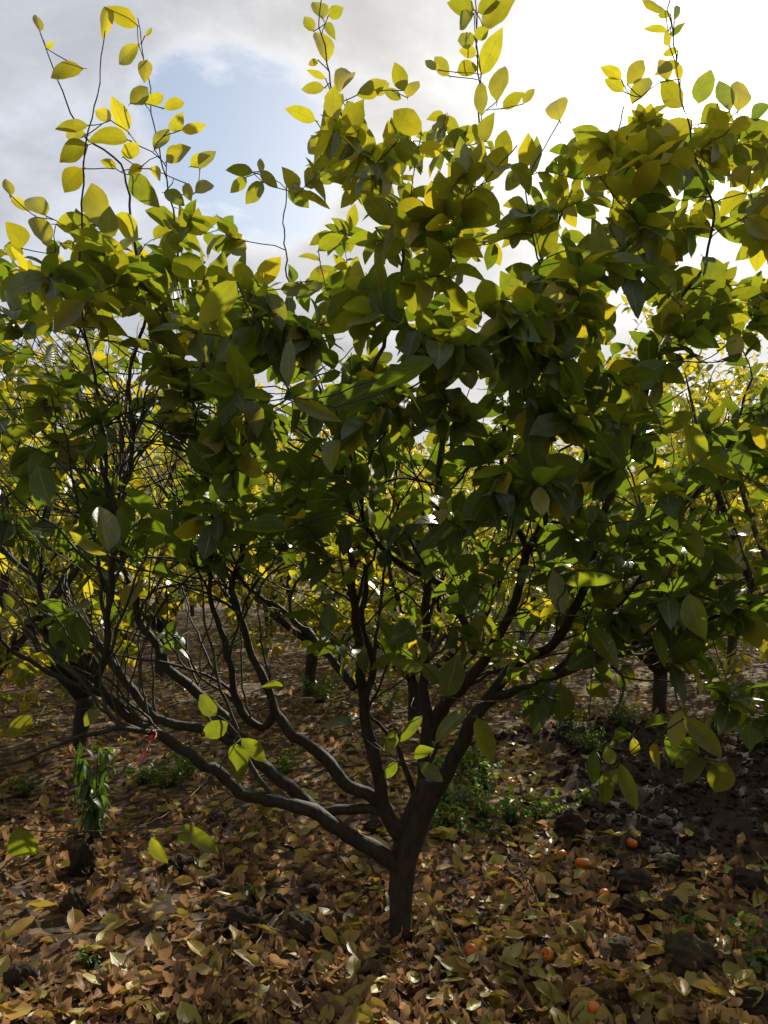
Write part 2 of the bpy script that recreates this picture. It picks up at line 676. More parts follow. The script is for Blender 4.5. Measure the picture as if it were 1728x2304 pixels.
FALL_T = [leaf_template(random.uniform(0.46, 0.60), random.uniform(0.05, 0.45), random.uniform(-0.9, 0.9), random.uniform(0.05, 0.3),
                        random.uniform(0.02, 0.7), 7, 4, 500 + i, 0.08) for i in range(26)]
WEED_T = [leaf_template(random.uniform(0.55, 0.75), 0.2, random.uniform(0.2, 1.0), 0.1, 0.0, 3, 2, 600 + i) for i in range(8)]
LONG_T = [leaf_template(random.uniform(0.22, 0.30), 0.3, random.uniform(0.5, 1.4), 0.1, 0.0, 6, 2, 700 + i) for i in range(8)]


# ------------------------------------------------------------------ tree skeletons
class Skel:
    def __init__(s):
        s.pos = np.zeros((0, 3))
        s.tan = np.zeros((0, 3))
        s.rad = np.zeros(0)
        s.paths = []            # grown paths: (points, radii)

    def nodes(s, pts, rad):
        pts = np.asarray(pts)
        t = np.gradient(pts, axis=0)
        t /= np.maximum(np.linalg.norm(t, axis=1), 1e-6)[:, None]
        s.pos = np.vstack([s.pos, pts])
        s.tan = np.vstack([s.tan, t])
        s.rad = np.concatenate([s.rad, rad])

    def grow(s, target, up=0.25, rtip=0.0019, grow=0.0052, want=None, jit=0.012):
        """a new twig from the best existing node to the target"""
        d = target - s.pos
        L = np.linalg.norm(d, axis=1)
        down = np.maximum(0, -d[:, 2] / np.maximum(L, 1e-6))
        back = np.maximum(0, -np.sum(d * s.tan, axis=1) / np.maximum(L, 1e-6))
        cost = L * (1 + 0.7 * down + 0.8 * back) + np.where(L < 0.05, 0.3, 0)
        if want:
            cost = np.abs(L - want) + 0.8 * L * (down + back) + np.where(s.rad < 0.004, 0.25, 0)
        i = int(np.argmin(cost))
        p0, t0, L = s.pos[i], s.tan[i], L[i]
        dirv = (target - p0) / max(L, 1e-6)
        c1 = p0 + (0.45 * dirv + 0.35 * t0 + np.array([0, 0, up * 0.3])) * L * 0.40
        c2 = target - (dirv + np.array([0, 0, up])) * L * 0.33
        n = max(4, int(L / 0.035))
        tt = np.linspace(0, 1, n)[:, None]
        pts = (1 - tt) ** 3 * p0 + 3 * (1 - tt) ** 2 * tt * c1 + 3 * (1 - tt) * tt ** 2 * c2 + tt ** 3 * target
        if n > 5:
            j = RNG.normal(0, jit, (n, 3)) * np.minimum(1, L * 2)
            j[0] = 0
            j[-1] = 0
            j = (j + np.roll(j, 1, 0) + np.roll(j, -1, 0)) / 2
            j[0] = 0
            j[-1] = 0
            pts = pts + j
        r0 = min(s.rad[i] * 0.75, rtip + grow * L)
        rad = r0 + (rtip - r0) * np.linspace(0, 1, n) ** 0.8
        s.nodes(pts[1:], rad[1:])
        s.paths.append((pts, rad))
        return pts, rad


def leaf_on(lv, p, t, az, Lmin, Lmax, tint, droop=0.2):
    t = t / np.linalg.norm(t)
    ref = np.array([0, 0, 1.0]) if abs(t[2]) < 0.95 else np.array([1.0, 0, 0])
    a = np.cross(t, ref)
    a /= np.linalg.norm(a)
    b = np.cross(t, a)
    o = math.cos(az) * a + math.sin(az) * b
    ax = 0.55 * t + o * random.uniform(0.7, 1.1) + np.array([0, 0, -droop * random.uniform(0.2, 1.6)])
    nrm = np.array([random.gauss(0, 0.6), random.gauss(0, 0.6), 0.75]) + 0.3 * t + 0.75 * sd   # blades turn to the light
    lv.add(p, ax, nrm, random.uniform(Lmin, Lmax), random.uniform(0.85, 1.12), tint)


def tag(o, label, cat, group=None):
    o['label'] = label
    o['category'] = cat
    if group:
        o['group'] = group


# ------------------------------------------------------------------ the forked citrus tree
tree = link('citrus_tree', None)
TB = G(900, 2116)
tree.location = (0, 0, 0)
tag(tree, 'large backlit citrus tree forking low above fallen yellow leaves, its whole short trunk in view', 'tree')
TD = TB[1]


def limb(pts, d0, d1, w0, w1, dmid=None):
    """control pixels, depth from d0 to d1 (through dmid), pixel widths"""
    n = len(pts)
    res = []
    for i, (x, y) in enumerate(pts):
        t = i / (n - 1)
        d = d0 + (d1 - d0) * t if dmid is None else (d0 + (dmid - d0) * 2 * t if t < 0.5 else dmid + (d1 - dmid) * (2 * t - 1))
        r = (w1 + (w0 * 0.90 - w1) * (1 - t) ** 1.5) * d / F / 2
        res.append(np.append(P(x, y, d), r))
    q = smooth_poly(res, 0.03)
    return q[:, :3], np.maximum(q[:, 3], 0.0012)


S = Skel()
D = TD
trunk_px = [(898, 2135), (901, 2100), (902, 1992), (909, 1931), (927, 1871), (951, 1811), (968, 1768)]
tp, trd = limb(trunk_px, D, D, 54, 46)
trd[:4] *= np.linspace(1.22, 1.0, 4)
k_ = len(trd)
trd *= np.interp(np.arange(k_), [0, k_ * .3, k_ * .5, k_ * .7, k_], [1, 1.05, 1.3, 1.35, 1.3])
limbs = [
    # left low limb and its continuation to the tall pale shoot
    ([(912, 1960), (861, 1925), (801, 1892), (755, 1859), (705, 1825), (624, 1803), (543, 1787), (477, 1728), (407, 1687), (347, 1649), (282, 1611), (233, 1562), (217, 1524), (239, 1470), (244, 1367), (250, 1302), (262, 1180), (240, 1050), (225, 930), (200, 800), (175, 700), (182, 560), (186, 412), (200, 293), (222, 190), (235, 70)], D, 2.1, 44, 2.5, 2.45),
    # upper strand out of the crossing
    ([(705, 1822), (650, 1772), (586, 1720), (560, 1693), (488, 1649), (347, 1617), (304, 1557), (244, 1476), (206, 1438), (152, 1405), (103, 1383), (87, 1313), (43, 1269), (0, 1231), (-60, 1180)], D, 3.0, 34, 9, 2.95),
    ([(905, 1872), (876, 1835), (831, 1823), (786, 1823), (740, 1823), (705, 1822)], D - 0.02, D, 26, 22),
    ([(591, 1722), (521, 1638), (461, 1573), (380, 1503), (347, 1448), (315, 1394), (304, 1329), (282, 1286), (270, 1150), (300, 1000), (290, 850), (330, 700), (300, 550), (282, 391), (195, 304), (141, 206), (108, 119), (88, 70)], 2.95, 2.45, 30, 2.2, 3.0),
    # second left limb
    ([(880, 1835), (837, 1793), (786, 1769), (725, 1705), (680, 1666), (651, 1645), (624, 1600), (602, 1541), (570, 1475), (532, 1367), (521, 1329), (542, 1248), (548, 1150), (540, 1050), (520, 950), (470, 850), (420, 700), (400, 560), (380, 428), (353, 304), (331, 157), (309, 45)], D, 2.45, 37, 2.2, 3.05),
    ([(620, 1600), (591, 1638), (542, 1595), (521, 1530), (505, 1432), (477, 1356), (472, 1258), (480, 1140), (440, 1000), (455, 880), (500, 760), (520, 640)], 3.05, 2.7, 24, 4),
    # centre stem
    ([(912, 1900), (867, 1826), (855, 1751), (837, 1675), (819, 1600), (814, 1540), (808, 1476), (798, 1367), (792, 1258), (787, 1150), (770, 1050), (790, 950), (850, 800), (900, 650), (895, 520), (825, 369), (760, 239), (738, 146), (722, 54), (728, -40)], D, 2.6, 38, 2.4, 2.7),
    ([(800, 1551), (732, 1465), (678, 1410), (624, 1367), (570, 1329), (500, 1270), (420, 1200), (380, 1080)], 2.75, 3.3, 21, 5),
    ([(822, 1570), (840, 1500), (815, 1400), (825, 1290), (805, 1210), (812, 1100), (760, 960), (690, 800), (650, 640), (640, 500), (650, 400)], 2.8, 2.9, 20, 2.5),
    ([(936, 1800), (915, 1736), (891, 1675), (867, 1639), (831, 1600), (855, 1540), (880, 1490)], D + 0.05, 3.05, 17, 5),
    # right stems
    ([(951, 1811), (954, 1720), (965, 1600), (955, 1552), (958, 1476), (960, 1350), (975, 1200), (996, 984), (988, 875), (1000, 700), (1013, 600), (1023, 543), (1061, 461), (1072, 380), (1078, 250), (1072, 100), (1068, -40)], D + 0.03, 2.75, 34, 2.5, 3.2),
    ([(965, 1660), (991, 1595), (1061, 1519), (1110, 1454), (1154, 1367), (1175, 1291), (1186, 1231), (1154, 1177), (1143, 1150), (1130, 1000), (1180, 850), (1190, 700), (1230, 550), (1290, 430), (1370, 340), (1405, 240)], D + 0.1, 2.9, 34, 3, 2.8),
    ([(968, 1790), (990, 1766), (1021, 1705), (1051, 1645), (1099, 1568), (1164, 1497), (1208, 1470), (1240, 1454), (1289, 1378), (1322, 1302), (1350, 1170), (1400, 1050), (1440, 950), (1474, 832), (1501, 756), (1550, 648), (1582, 599), (1600, 480), (1560, 350), (1526, 179), (1513, 54), (1503, -40)], D, 2.3, 42, 2.5, 2.6),
    ([(1099, 1578), (1132, 1562), (1208, 1541), (1330, 1480), (1450, 1440), (1600, 1390), (1760, 1320)], D - 0.1, 2.3, 28, 6),
    ([(1180, 1250), (1230, 1170), (1290, 1100), (1322, 1027), (1295, 930), (1273, 854), (1240, 702), (1219, 620), (1202, 550), (1180, 430)], 2.75, 2.5, 22, 3),
    ([(1070, 1470), (1018, 1340), (964, 1302), (899, 1269), (840, 1215), (815, 1140), (830, 1040), (880, 940)], 2.8, 2.5, 21, 5),
    ([(1208, 1541), (1260, 1500), (1330, 1420), (1420, 1330), (1480, 1230), (1560, 1120), (1640, 1000), (1690, 850)], 2.62, 2.9, 20, 5),
    ([(347, 1649), (270, 1640), (180, 1660), (100, 1690), (20, 1720), (-60, 1730)], 2.5, 2.1, 15, 5),
    ([(233, 1562), (150, 1530), (60, 1490), (0, 1440), (-50, 1400)], 2.45, 2.2, 17, 6),
    ([(1330, 1480), (1400, 1520), (1390, 1590), (1345, 1660), (1340, 1720)], 2.5, 2.25, 9, 3),
    ([(1450, 1440), (1490, 1470), (1515, 1540), (1530, 1600), (1590, 1690)], 2.42, 2.2, 9, 3),
]
S.nodes(tp, trd)
V, Q, T = tube(tp, trd, 14, 0.05)
link('trunk', mesh_np('trunk', V, Q, T=T), M['bark'], tree)
for (pts, d0, d1, w0, w1, *dm) in limbs:
    lp, lr = limb(pts, d0, d1, w0, w1, *dm)
    kick = RNG.normal(0, 0.004, lp.shape)
    kick[:3] = 0
    lp = lp + (kick + np.roll(kick, 1, 0)) * 0.7
    V, Q, T = tube(lp, lr, 9, 0.05)
    link('branch', mesh_np('branch', V, Q, T=T), M['bark'] if w0 > 12 else M['twig'], tree)
    S.nodes(lp, lr)

LV = Leaves()

# leaves that can be picked out one by one: region, base, tip, width (in zoomed pixels), yellowness, depth
Z_ = 1659 / 900.0
REG = {1: (0, 1700), 2: (828, 1700), 3: (0, 1150), 4: (828, 1150), 5: (0, 550), 6: (828, 550), 7: (0, 0), 8: (828, 0)}
HERO = {
    7: [(165, 130, 150, 58, 40, .8), (190, 200, 222, 172, 25, .8), (345, 285, 185, 308, 65, .85), (570, 105, 448, 30, 75, .85),
        (450, 30, 430, 130, 55, .8), (575, 185, 475, 268, 62, .85), (610, 250, 600, 335, 60, .8), (600, 150, 635, 112, 18, .5),
        (530, 545, 470, 405, 72, .75), (530, 580, 380, 560, 70, .7), (365, 520, 235, 530, 50, .7), (360, 560, 240, 545, 55, .65),
        (365, 600, 232, 645, 80, .65), (345, 700, 252, 775, 85, .85), (460, 500, 395, 455, 60, .75), (750, 540, 855, 520, 45, .75),
        (680, 450, 778, 412, 50, .75), (540, 430, 615, 360, 70, .7), (600, 430, 695, 375, 50, .7), (690, 670, 785, 610, 65, .9),
        (510, 650, 570, 590, 70, .75), (190, 895, 118, 770, 90, .6), (150, 900, 200, 1008, 85, .6), (232, 930, 402, 935, 100, .45),
        (440, 950, 365, 745, 115, .7), (470, 900, 600, 975, 95, .7), (90, 1030, 40, 920, 85, .55), (45, 810, 25, 740, 45, .85),
        (45, 820, 122, 868, 40, .85), (540, 725, 640, 850, 95, .15), (680, 800, 770, 840, 60, .2), (1050, 715, 940, 700, 50, .3),
        (1085, 715, 1080, 652, 32, .4), (1080, 710, 1148, 775, 50, .4), (1090, 755, 1015, 835, 65, .4), (1225, 810, 1180, 695, 65, .65),
        (1195, 790, 1275, 850, 75, .2), (1020, 735, 955, 785, 50, .4), (1020, 1000, 930, 1025, 45, .95), (1355, 258, 1320, 85, 80, .75),
        (1300, 130, 1265, 68, 50, .6), (1362, 65, 1420, 35, 55, .5), (1340, 80, 1300, 0, 65, .6), (1350, 95, 1385, 155, 40, .5),
        (1400, 390, 1470, 230, 80, .75), (1480, 395, 1608, 345, 70, .6), (1345, 365, 1250, 365, 50, .6), (1350, 325, 1278, 290, 30, .7),
        (1320, 250, 1280, 270, 30, .8), (1310, 500, 1190, 450, 60, .7), (1375, 410, 1350, 540, 65, .6), (1360, 565, 1262, 645, 65, .7),
        (1325, 665, 1425, 715, 50, .35), (1440, 420, 1505, 560, 75, .35), (1620, 630, 1500, 640, 65, .4), (640, 620, 700, 520, 60, .7),
        (700, 540, 760, 470, 55, .7), (590, 690, 530, 715, 45, .85), (620, 700, 690, 735, 50, .9), (480, 700, 420, 660, 40, .6),
        (790, 690, 870, 640, 55, .6), (830, 700, 890, 620, 55, .6), (810, 800, 900, 740, 55, .8), (770, 760, 790, 830, 45, .85)],
    8: [(150, 375, 110, 265, 70, .7), (165, 405, 200, 312, 55, .75), (65, 375, 140, 410, 45, .5), (5, 390, 85, 340, 70, .75),
        (440, 40, 335, 10, 75, .5), (440, 55, 370, 120, 60, .5), (455, 50, 545, 0, 70, .5), (475, 105, 580, 0, 80, .55),
        (445, 150, 360, 180, 65, .5), (440, 150, 505, 120, 55, .5), (450, 230, 378, 200, 50, .6), (470, 310, 552, 125, 85, .7),
        (535, 420, 560, 245, 80, .65), (335, 315, 275, 235, 60, .6), (290, 290, 238, 248, 35, .6), (370, 300, 460, 270, 65, .65),
        (470, 480, 465, 320, 60, .55), (795, 500, 760, 375, 100, .85), (645, 430, 688, 365, 40, .6), (560, 450, 635, 380, 55, .6),
        (1050, 330, 968, 275, 50, .85), (1075, 350, 1152, 240, 75, .8), (1095, 430, 1165, 310, 75, .6), (1060, 380, 985, 325, 50, .6),
        (1240, 335, 1215, 230, 60, .8), (1245, 130, 1145, 112, 22, .7), (1235, 45, 1135, 5, 35, .6), (1255, 60, 1195, 70, 30, .5),
        (1270, 85, 1298, 0, 18, .2), (1255, 150, 1305, 98, 28, .3), (1285, 210, 1220, 222, 35, .8), (1250, 190, 1230, 130, 35, .8),
        (1370, 432, 1420, 288, 85, .3), (1500, 460, 1460, 328, 70, .2), (1535, 460, 1550, 305, 90, .75), (1450, 430, 1395, 510, 70, .5),
        (1215, 340, 1325, 432, 90, .6), (1345, 496, 1195, 640, 115, .8), (1270, 640, 1100, 725, 75, .75), (1220, 735, 1050, 905, 95, .9),
        (1295, 830, 1125, 910, 90, .25), (1590, 490, 1659, 440, 60, .1), (1430, 510, 1375, 630, 85, .15), (1330, 640, 1280, 800, 95, .15),
        (1380, 680, 1330, 830, 90, .1), (1590, 690, 1500, 775, 80, .8), (1560, 800, 1625, 705, 60, .9), (1430, 910, 1590, 1005, 85, .2),
        (1570, 900, 1659, 990, 80, .8), (1390, 1065, 1490, 1190, 85, .3), (715, 1070, 780, 925, 85, .5), (1000, 985, 850, 1090, 100, .2),
        (175, 1085, 320, 1140, 120, .25), (680, 905, 535, 935, 75, .3), (470, 545, 355, 590, 55, .15), (1490, 620, 1590, 660, 70, .15),
        (1510, 560, 1659, 520, 75, .15), (1290, 260, 1200, 300, 45, .8), (1295, 330, 1280, 260, 35, .8)],
    5: [(240, 95, 160, 225, 120, .5), (355, 240, 215, 360, 90, .75), (205, 565, 115, 655, 90, .75), (985, 155, 825, 320, 110, .5),
        (1005, 200, 1140, 220, 70, .75), (1110, 200, 1170, 350, 80, .5), (1165, 185, 1285, 185, 60, .15), (1090, 270, 1070, 430, 120, .15),
        (880, 545, 750, 545, 95, .2), (850, 410, 925, 500, 70, .25), (1195, 590, 1200, 390, 50, .3), (1175, 640, 1335, 560, 60, .35),
        (1215, 640, 1400, 725, 55, .7), (1645, 730, 1520, 755, 70, .75), (1659, 500, 1530, 620, 100, .05), (1540, 550, 1470, 620, 60, .95),
        (160, 920, 205, 1085, 105, .1), (380, 830, 460, 850, 50, .2), (115, 755, 0, 850, 60, .2), (930, 680, 880, 850, 55, .05),
        (960, 720, 990, 890, 50, .05), (930, 215, 1040, 330, 110, .3)],
    6: [(180, 210, 60, 180, 65, .4), (285, 480, 0, 600, 20, .1), (720, 215, 890, 170, 95, .75), (690, 130, 580, 90, 75, .2),
        (1300, 300, 1390, 310, 70, .85), (1510, 480, 1540, 365, 75, .95), (1110, 800, 1170, 690, 60, .1), (500, 890, 595, 835, 60, .35),
        (660, 1030, 510, 950, 90, .2), (1060, 930, 950, 770, 95, .1), (1220, 780, 1350, 690, 75, .15), (590, 510, 700, 400, 80, .35),
        (470, 480, 575, 560, 55, .2), (990, 540, 905, 470, 45, .1), (740, 870, 830, 960, 60, .9), (310, 790, 240, 720, 75, .6)],
    3: [(445, 165, 440, -45, 110, .5), (445, 180, 285, 90, 50, .6), (515, 405, 585, 280, 70, .6), (900, 845, 825, 765, 75, .2),
        (945, 875, 828, 935, 75, .25), (975, 965, 1000, 1115, 82, .2), (1000, 945, 1105, 1045, 65, .15), (135, 850, 25, 935, 65, .4),
        (410, 815, 350, 890, 55, .4), (1655, 565, 1572, 435, 50, .2), (1175, 725, 1085, 720, 32, .3), (1465, 230, 1425, 325, 55, .2),
        (1659, 610, 1530, 635, 45, .2), (1190, 75, 1008, 50, 75, .05), (1260, 60, 1430, 60, 40, .1), (700, 60, 760, 170, 80, .05),
        (610, 100, 540, 200, 80, .1), (1645, 1040, 1595, 1110, 42, .2), (1640, 920, 1600, 1000, 48, .2)],
    1: [(80, 290, 130, 470, 105, .15), (755, 285, 905, 408, 65, .3), (630, 335, 690, 445, 55, .35), (785, 310, 735, 370, 45, .3)],
    4: [(320, 770, 380, 610, 105, .3), (300, 720, 215, 620, 65, .15), (240, 650, 95, 625, 55, .15), (805, 430, 770, 245, 80, .4),
        (450, 425, 440, 580, 62, .7), (475, 430, 545, 540, 50, .5), (960, 110, 930, -40, 90, .3), (1035, 220, 960, 85, 65, .3),
        (1070, 350, 918, 375, 80, .6), (1330, 345, 1385, 530, 100, .15), (915, 480, 1025, 625, 85, .15), (800, 715, 790, 870, 110, .15),
        (455, 860, 515, 1040, 80, .45), (410, 835, 260, 938, 60, .15), (195, 1030, 268, 962, 50, .15), (215, 1045, 310, 1118, 60, .15),
        (70, 1000, 122, 912, 45, .15), (225, 850, 130, 955, 50, .15), (1310, 860, 1465, 1018, 85, .4), (1300, 825, 1265, 990, 75, .85),
        (1520, 800, 1550, 930, 65, .5), (1010, 1050, 990, 980, 60, .5), (990, 1070, 980, 1250, 62, .15), (1045, 1045, 1115, 1240, 65, .5),
        (940, 990, 915, 1160, 55, .1), (1015, 1060, 1030, 1130, 42, .5), (1480, 1040, 1440, 1165, 110, .35), (1340, 990, 1265, 1060, 50, .15),
        (1400, 1030, 1300, 1120, 65, .15), (1100, 940, 1115, 1035, 42, .75), (1190, 960, 1200, 1060, 38, .75), (480, 600, 615, 578, 25, .3),
        (1085, 640, 1050, 730, 70, .3), (1000, 770, 890, 705, 60, .15), (1280, 60, 1400, 180, 90, .2), (1090, 205, 1240, 140, 50, .2),
        (690, 690, 790, 675, 28, .3), (930, 490, 830, 590, 55, .15), (1010, 460, 1110, 440, 45, .15), (820, 300, 1030, 250, 60, .15),
        (950, 640, 1010, 720, 70, .1), (1200, 320, 1100, 430, 80, .1), (1060, 260, 1030, 330, 70, .1), (1150, 230, 1265, 260, 60, .5)],
}


def hero_depth(reg, fx, fy, Lpx):
    if reg == 7:
        return 2.42 if fx < 420 else (2.75 if fx < 640 else 2.62)
    if reg == 8:
        return 2.7 if fx < 1250 else 2.35
    d = 0.115 * F / max(Lpx, 30)
    return min(max(d, 1.55), 2.45 if reg in (5, 6) else 2.6)


hero_bases = []
for reg, lst in HERO.items():
    ox, oy = REG[reg]
    for (bx, by, tx, ty, w, yel) in lst:
        b = (ox + bx / Z_, oy + by / Z_)
        t = (ox + tx / Z_, oy + ty / Z_)
        wpx = w / Z_
        Lpx = math.hypot(t[0] - b[0], t[1] - b[1])
        d = hero_depth(reg, b[0], b[1], Lpx) * random.uniform(0.97, 1.03)
        pb = P(b[0], b[1], d)
        slope = random.uniform(-0.35, 0.35) * Lpx / F * d
        pt = P(t[0], t[1], d + slope)
        ax = pt - pb
        L = np.linalg.norm(ax) * 1.04
        view = np.array([0, 0, CAM_H]) - pb
        view /= np.linalg.norm(view)
        x, y, z = frame(ax, view)
        th = random.uniform(-0.6, 0.6)
        nrm = z * math.cos(th) + x * math.sin(th)
        if nrm[2] < -0.25:
            nrm = -nrm
        wid = wpx / F * d / math.cos(th)
        hero_bases.append((pb, ax / np.linalg.norm(ax), nrm, L, wid, yel))

# grow the hero leaves' twigs nearest-first, so that they connect to the traced limbs
order = sorted(range(len(hero_bases)), key=lambda i: np.min(np.linalg.norm(S.pos - hero_bases[i][0], axis=1)))
for i in order:
    pb, ax, nrm, L, wid, yel = hero_bases[i]
    S.grow(pb, up=0.1, rtip=0.0019, grow=0.0045, jit=0.008)
    ti = random.randrange(10 ** 6)
    asp = NEAR_T[ti % len(NEAR_T)][0]
    a = np.ptp(asp[:, 0])
    wf = min(max((wid / L) / a, 0.55), 1.45)
    LV.add(pb, ax, nrm, L, wf, (yel * 0.78, random.uniform(0.3, 0.65), random.random()), ti)
N_HERO = len(LV.rec)

# the rest of the crown: growth points through its depth
TOPX = [0, 60, 120, 220, 300, 400, 500, 560, 610, 650, 690, 720, 780, 860, 930, 1000, 1050, 1120, 1160, 1250, 1350, 1400, 1460, 1520, 1580, 1650, 1728]
TOPY = [520, 490, 510, 440, 410, 450, 430, 470, 480, 440, 310, 240, 200, 215, 230, 230, 180, 250, 260, 265, 250, 205, 170, 165, 175, 190, 215]


def top_y(px):
    return np.interp(px, TOPX, TOPY) + 90 * (vnoise(np.asarray(px) / 42.0, np.asarray(px) * 0.0 + 0.5, 61) + 0.15)


def leafiness(px, py):
    if py < 720:
        return 0.9 if px > 330 or py < 640 else 0.6
    if py < 1000:
        return 0.35 if px < 330 else (0.85 if px < 1100 else 0.7)
    if py < 1250:
        return 0.22 if px < 400 else (0.7 if px < 1150 else 0.65)
    if py < 1480:
        return 0.08 if px < 600 else (0.45 if px < 1130 else 0.75)
    return 0.05 if px < 1130 else 0.45


targets = []
tries = 0
while len(targets) < 930 and tries < 90000:
    tries += 1
    px, py = random.uniform(-90, 1830), random.uniform(170, 1650)
    if py < top_y(px) + 25:
        continue
    dens = (0.62 if px > 1050 else 0.75) if py < 620 else (1.0 if py < 1050 else (0.85 if py < 1250 else (0.55 if (px < 420 or px > 1150) else 0.3)))
    if py > 1480:
        dens *= 0.5
    if random.random() > dens:
        continue
    if 0.5 + float(vnoise(np.array(px / 95.0), np.array(py / 95.0), 33)) < 0.31 and py < 1200:
        continue
    lat = (px - 864) / F * 2.7 / 1.75
    R = 0.95 * math.sqrt(max(0.08, 1 - lat * lat))
    vert = 1.0 if py < 1100 else max(0.45, 1 - (py - 1100) / 900)
    u = random.uniform(-1, 1)
    d = 2.75 + u * R * vert
    d = max(d, 1.62 if py > 700 else 2.0)
    if math.hypot(px - SUN_PX[0], py - SUN_PX[1]) < 25:
        continue
    targets.append((P(px, py, d), px, py, d))
tp_arr = np.array([t[0] for t in targets])
near = [np.min(np.linalg.norm(S.pos - p, axis=1)) for p in tp_arr]
for i in np.argsort(near):
    p, px, py, d = targets[i]
    pts, rad = S.grow(p, up=0.3)
    lf = leafiness(px, py)
    az = random.uniform(0, 6.28)
    want = random.randint(6, 9) if random.random() < lf else (1 if random.random() < lf else 0)
    span = min(len(pts) - 1, 8)
    for j in range(want):
        u = (len(pts) - 1) - span * 0.95 * j / max(want - 1, 1)
        k = min(int(u), len(pts) - 2)
        q = pts[k] + (pts[k + 1] - pts[k]) * (u - k)
        qx, qy = proj(q)
        yel = min(1, max(0, 0.27 - (qy - 500) / 1700 + random.gauss(0, 0.17)))
        if random.random() < 0.06:
            yel = random.uniform(0.8, 1)
        leaf_on(LV, q, pts[k + 1] - pts[k], az, 0.076, 0.134, (yel, random.uniform(0.2, 0.7), random.random()))
        az += 2.4 + random.uniform(-0.3, 0.3)

# long bare shoots tangled on the shaded side and under the crown
for k_ in range(350):
    if k_ < 190:
        px, py, d = random.uniform(-60, 430), random.uniform(700, 1420), random.uniform(2.2, 3.5)
    elif k_ < 250:
        px, py, d = random.uniform(1150, 1760), random.uniform(850, 1500), random.uniform(2.2, 3.4)
    else:
        px, py, d = random.uniform(330, 1250), random.uniform(700, 1330), random.uniform(2.3, 3.6)
    far_ = random.uniform(0.3, 0.8) if k_ < 300 else random.uniform(0.6, 1.1)
    S.grow(P(px, py, d), up=0.12, rtip=0.0018, grow=0.0072, want=far_, jit=0.007)

# keep random leaves below the skyline of the crown and clear of the sun
keep = []
for i, r in enumerate(LV.rec):
    if i < N_HERO:
        keep.append(r)
        continue
    mid = r[0][:3, 3] + r[0][:3, 1] * 0.6
    tipp = r[0][:3, 3] + r[0][:3, 1]
    mx_, my_ = proj(mid)
    tx_, ty_ = proj(tipp)
    if my_ < top_y(mx_) - 5 or ty_ < top_y(tx_) - 25:
        continue
    if math.hypot(mx_ - SUN_PX[0], my_ - SUN_PX[1]) < 46 or math.hypot(tx_ - SUN_PX[0], ty_ - SUN_PX[1]) < 26:
        continue
    if mid[1] < 1.4:
        continue
    keep.append(r)
LV.rec = keep

# twigs: the stoutest are parts of their own, the fine ones one mass
order = sorted(range(len(S.paths)), key=lambda i: -S.paths[i][1][0] * len(S.paths[i][0]))
fine_tw = []
for n_, i in enumerate(order):
    pts, rad = S.paths[i]
    if n_ < 140:
        V, Q, T = tube(pts, rad, 6, 0.04)
        link('twig', mesh_np('twig', V, Q, T=T), M['twig'], tree)
    else:
        fine_tw.append(tube(pts, rad, 5))
V, Q, T = join_tubes(fine_tw)
link('fine_twigs', mesh_np('fine_twigs', V, Q, T=T), M['twig'], tree, kind='stuff')


def leaf_parts(parent, recs, templates, limit, mat, score, matT=None):
    """the leaves that show largest become parts, the rest one mass"""
    idx = sorted(range(len(recs)), key=lambda i: -score(i, recs[i]))
    own = set(idx[:limit])
    # alike leaves share mesh data: template x yellowness step
    cache = {}
    for i in idx[:limit]:
        A, tint, ti = recs[i]
        key = (ti % len(templates), round(tint[0] * 6), round(tint[1] * 3))
        if key not in cache:
            Vt, Qt, Ut = templates[key[0]]
            tt = np.tile(np.array((key[1] / 6, key[2] / 3, tint[2]), np.float32), (len(Vt), 1))
            me = mesh_np('leaf', Vt, Qt, Ut, tt)
            me.materials.append(mat)
            cache[key] = me
        o = link('leaf', cache[key], None, parent)
        o.matrix_local = Matrix(A.tolist())
    return [recs[i] for i in range(len(recs)) if i not in own]


def show_score(i, r):
    c = r[0][:3, 3]
    s = 1.0 / np.dot(c - np.array([0, 0, CAM_H]), c - np.array([0, 0, CAM_H]))
    px, py = proj(c)
    if not (0 < px < 1728 and 0 < py < 2304):
        s *= 0.01
    return s


rest = leaf_parts(tree, LV.rec, NEAR_T, 300, M['leaf'], lambda i, r: show_score(i, r) + (5 if i < N_HERO else 0))
me = LV.mesh('foliage', rest, MID_T)
link('foliage', me, M['leaf'], tree, kind='stuff')
print('main tree leaves', len(LV.rec), 'hero', N_HERO, 'twigs', len(S.paths))


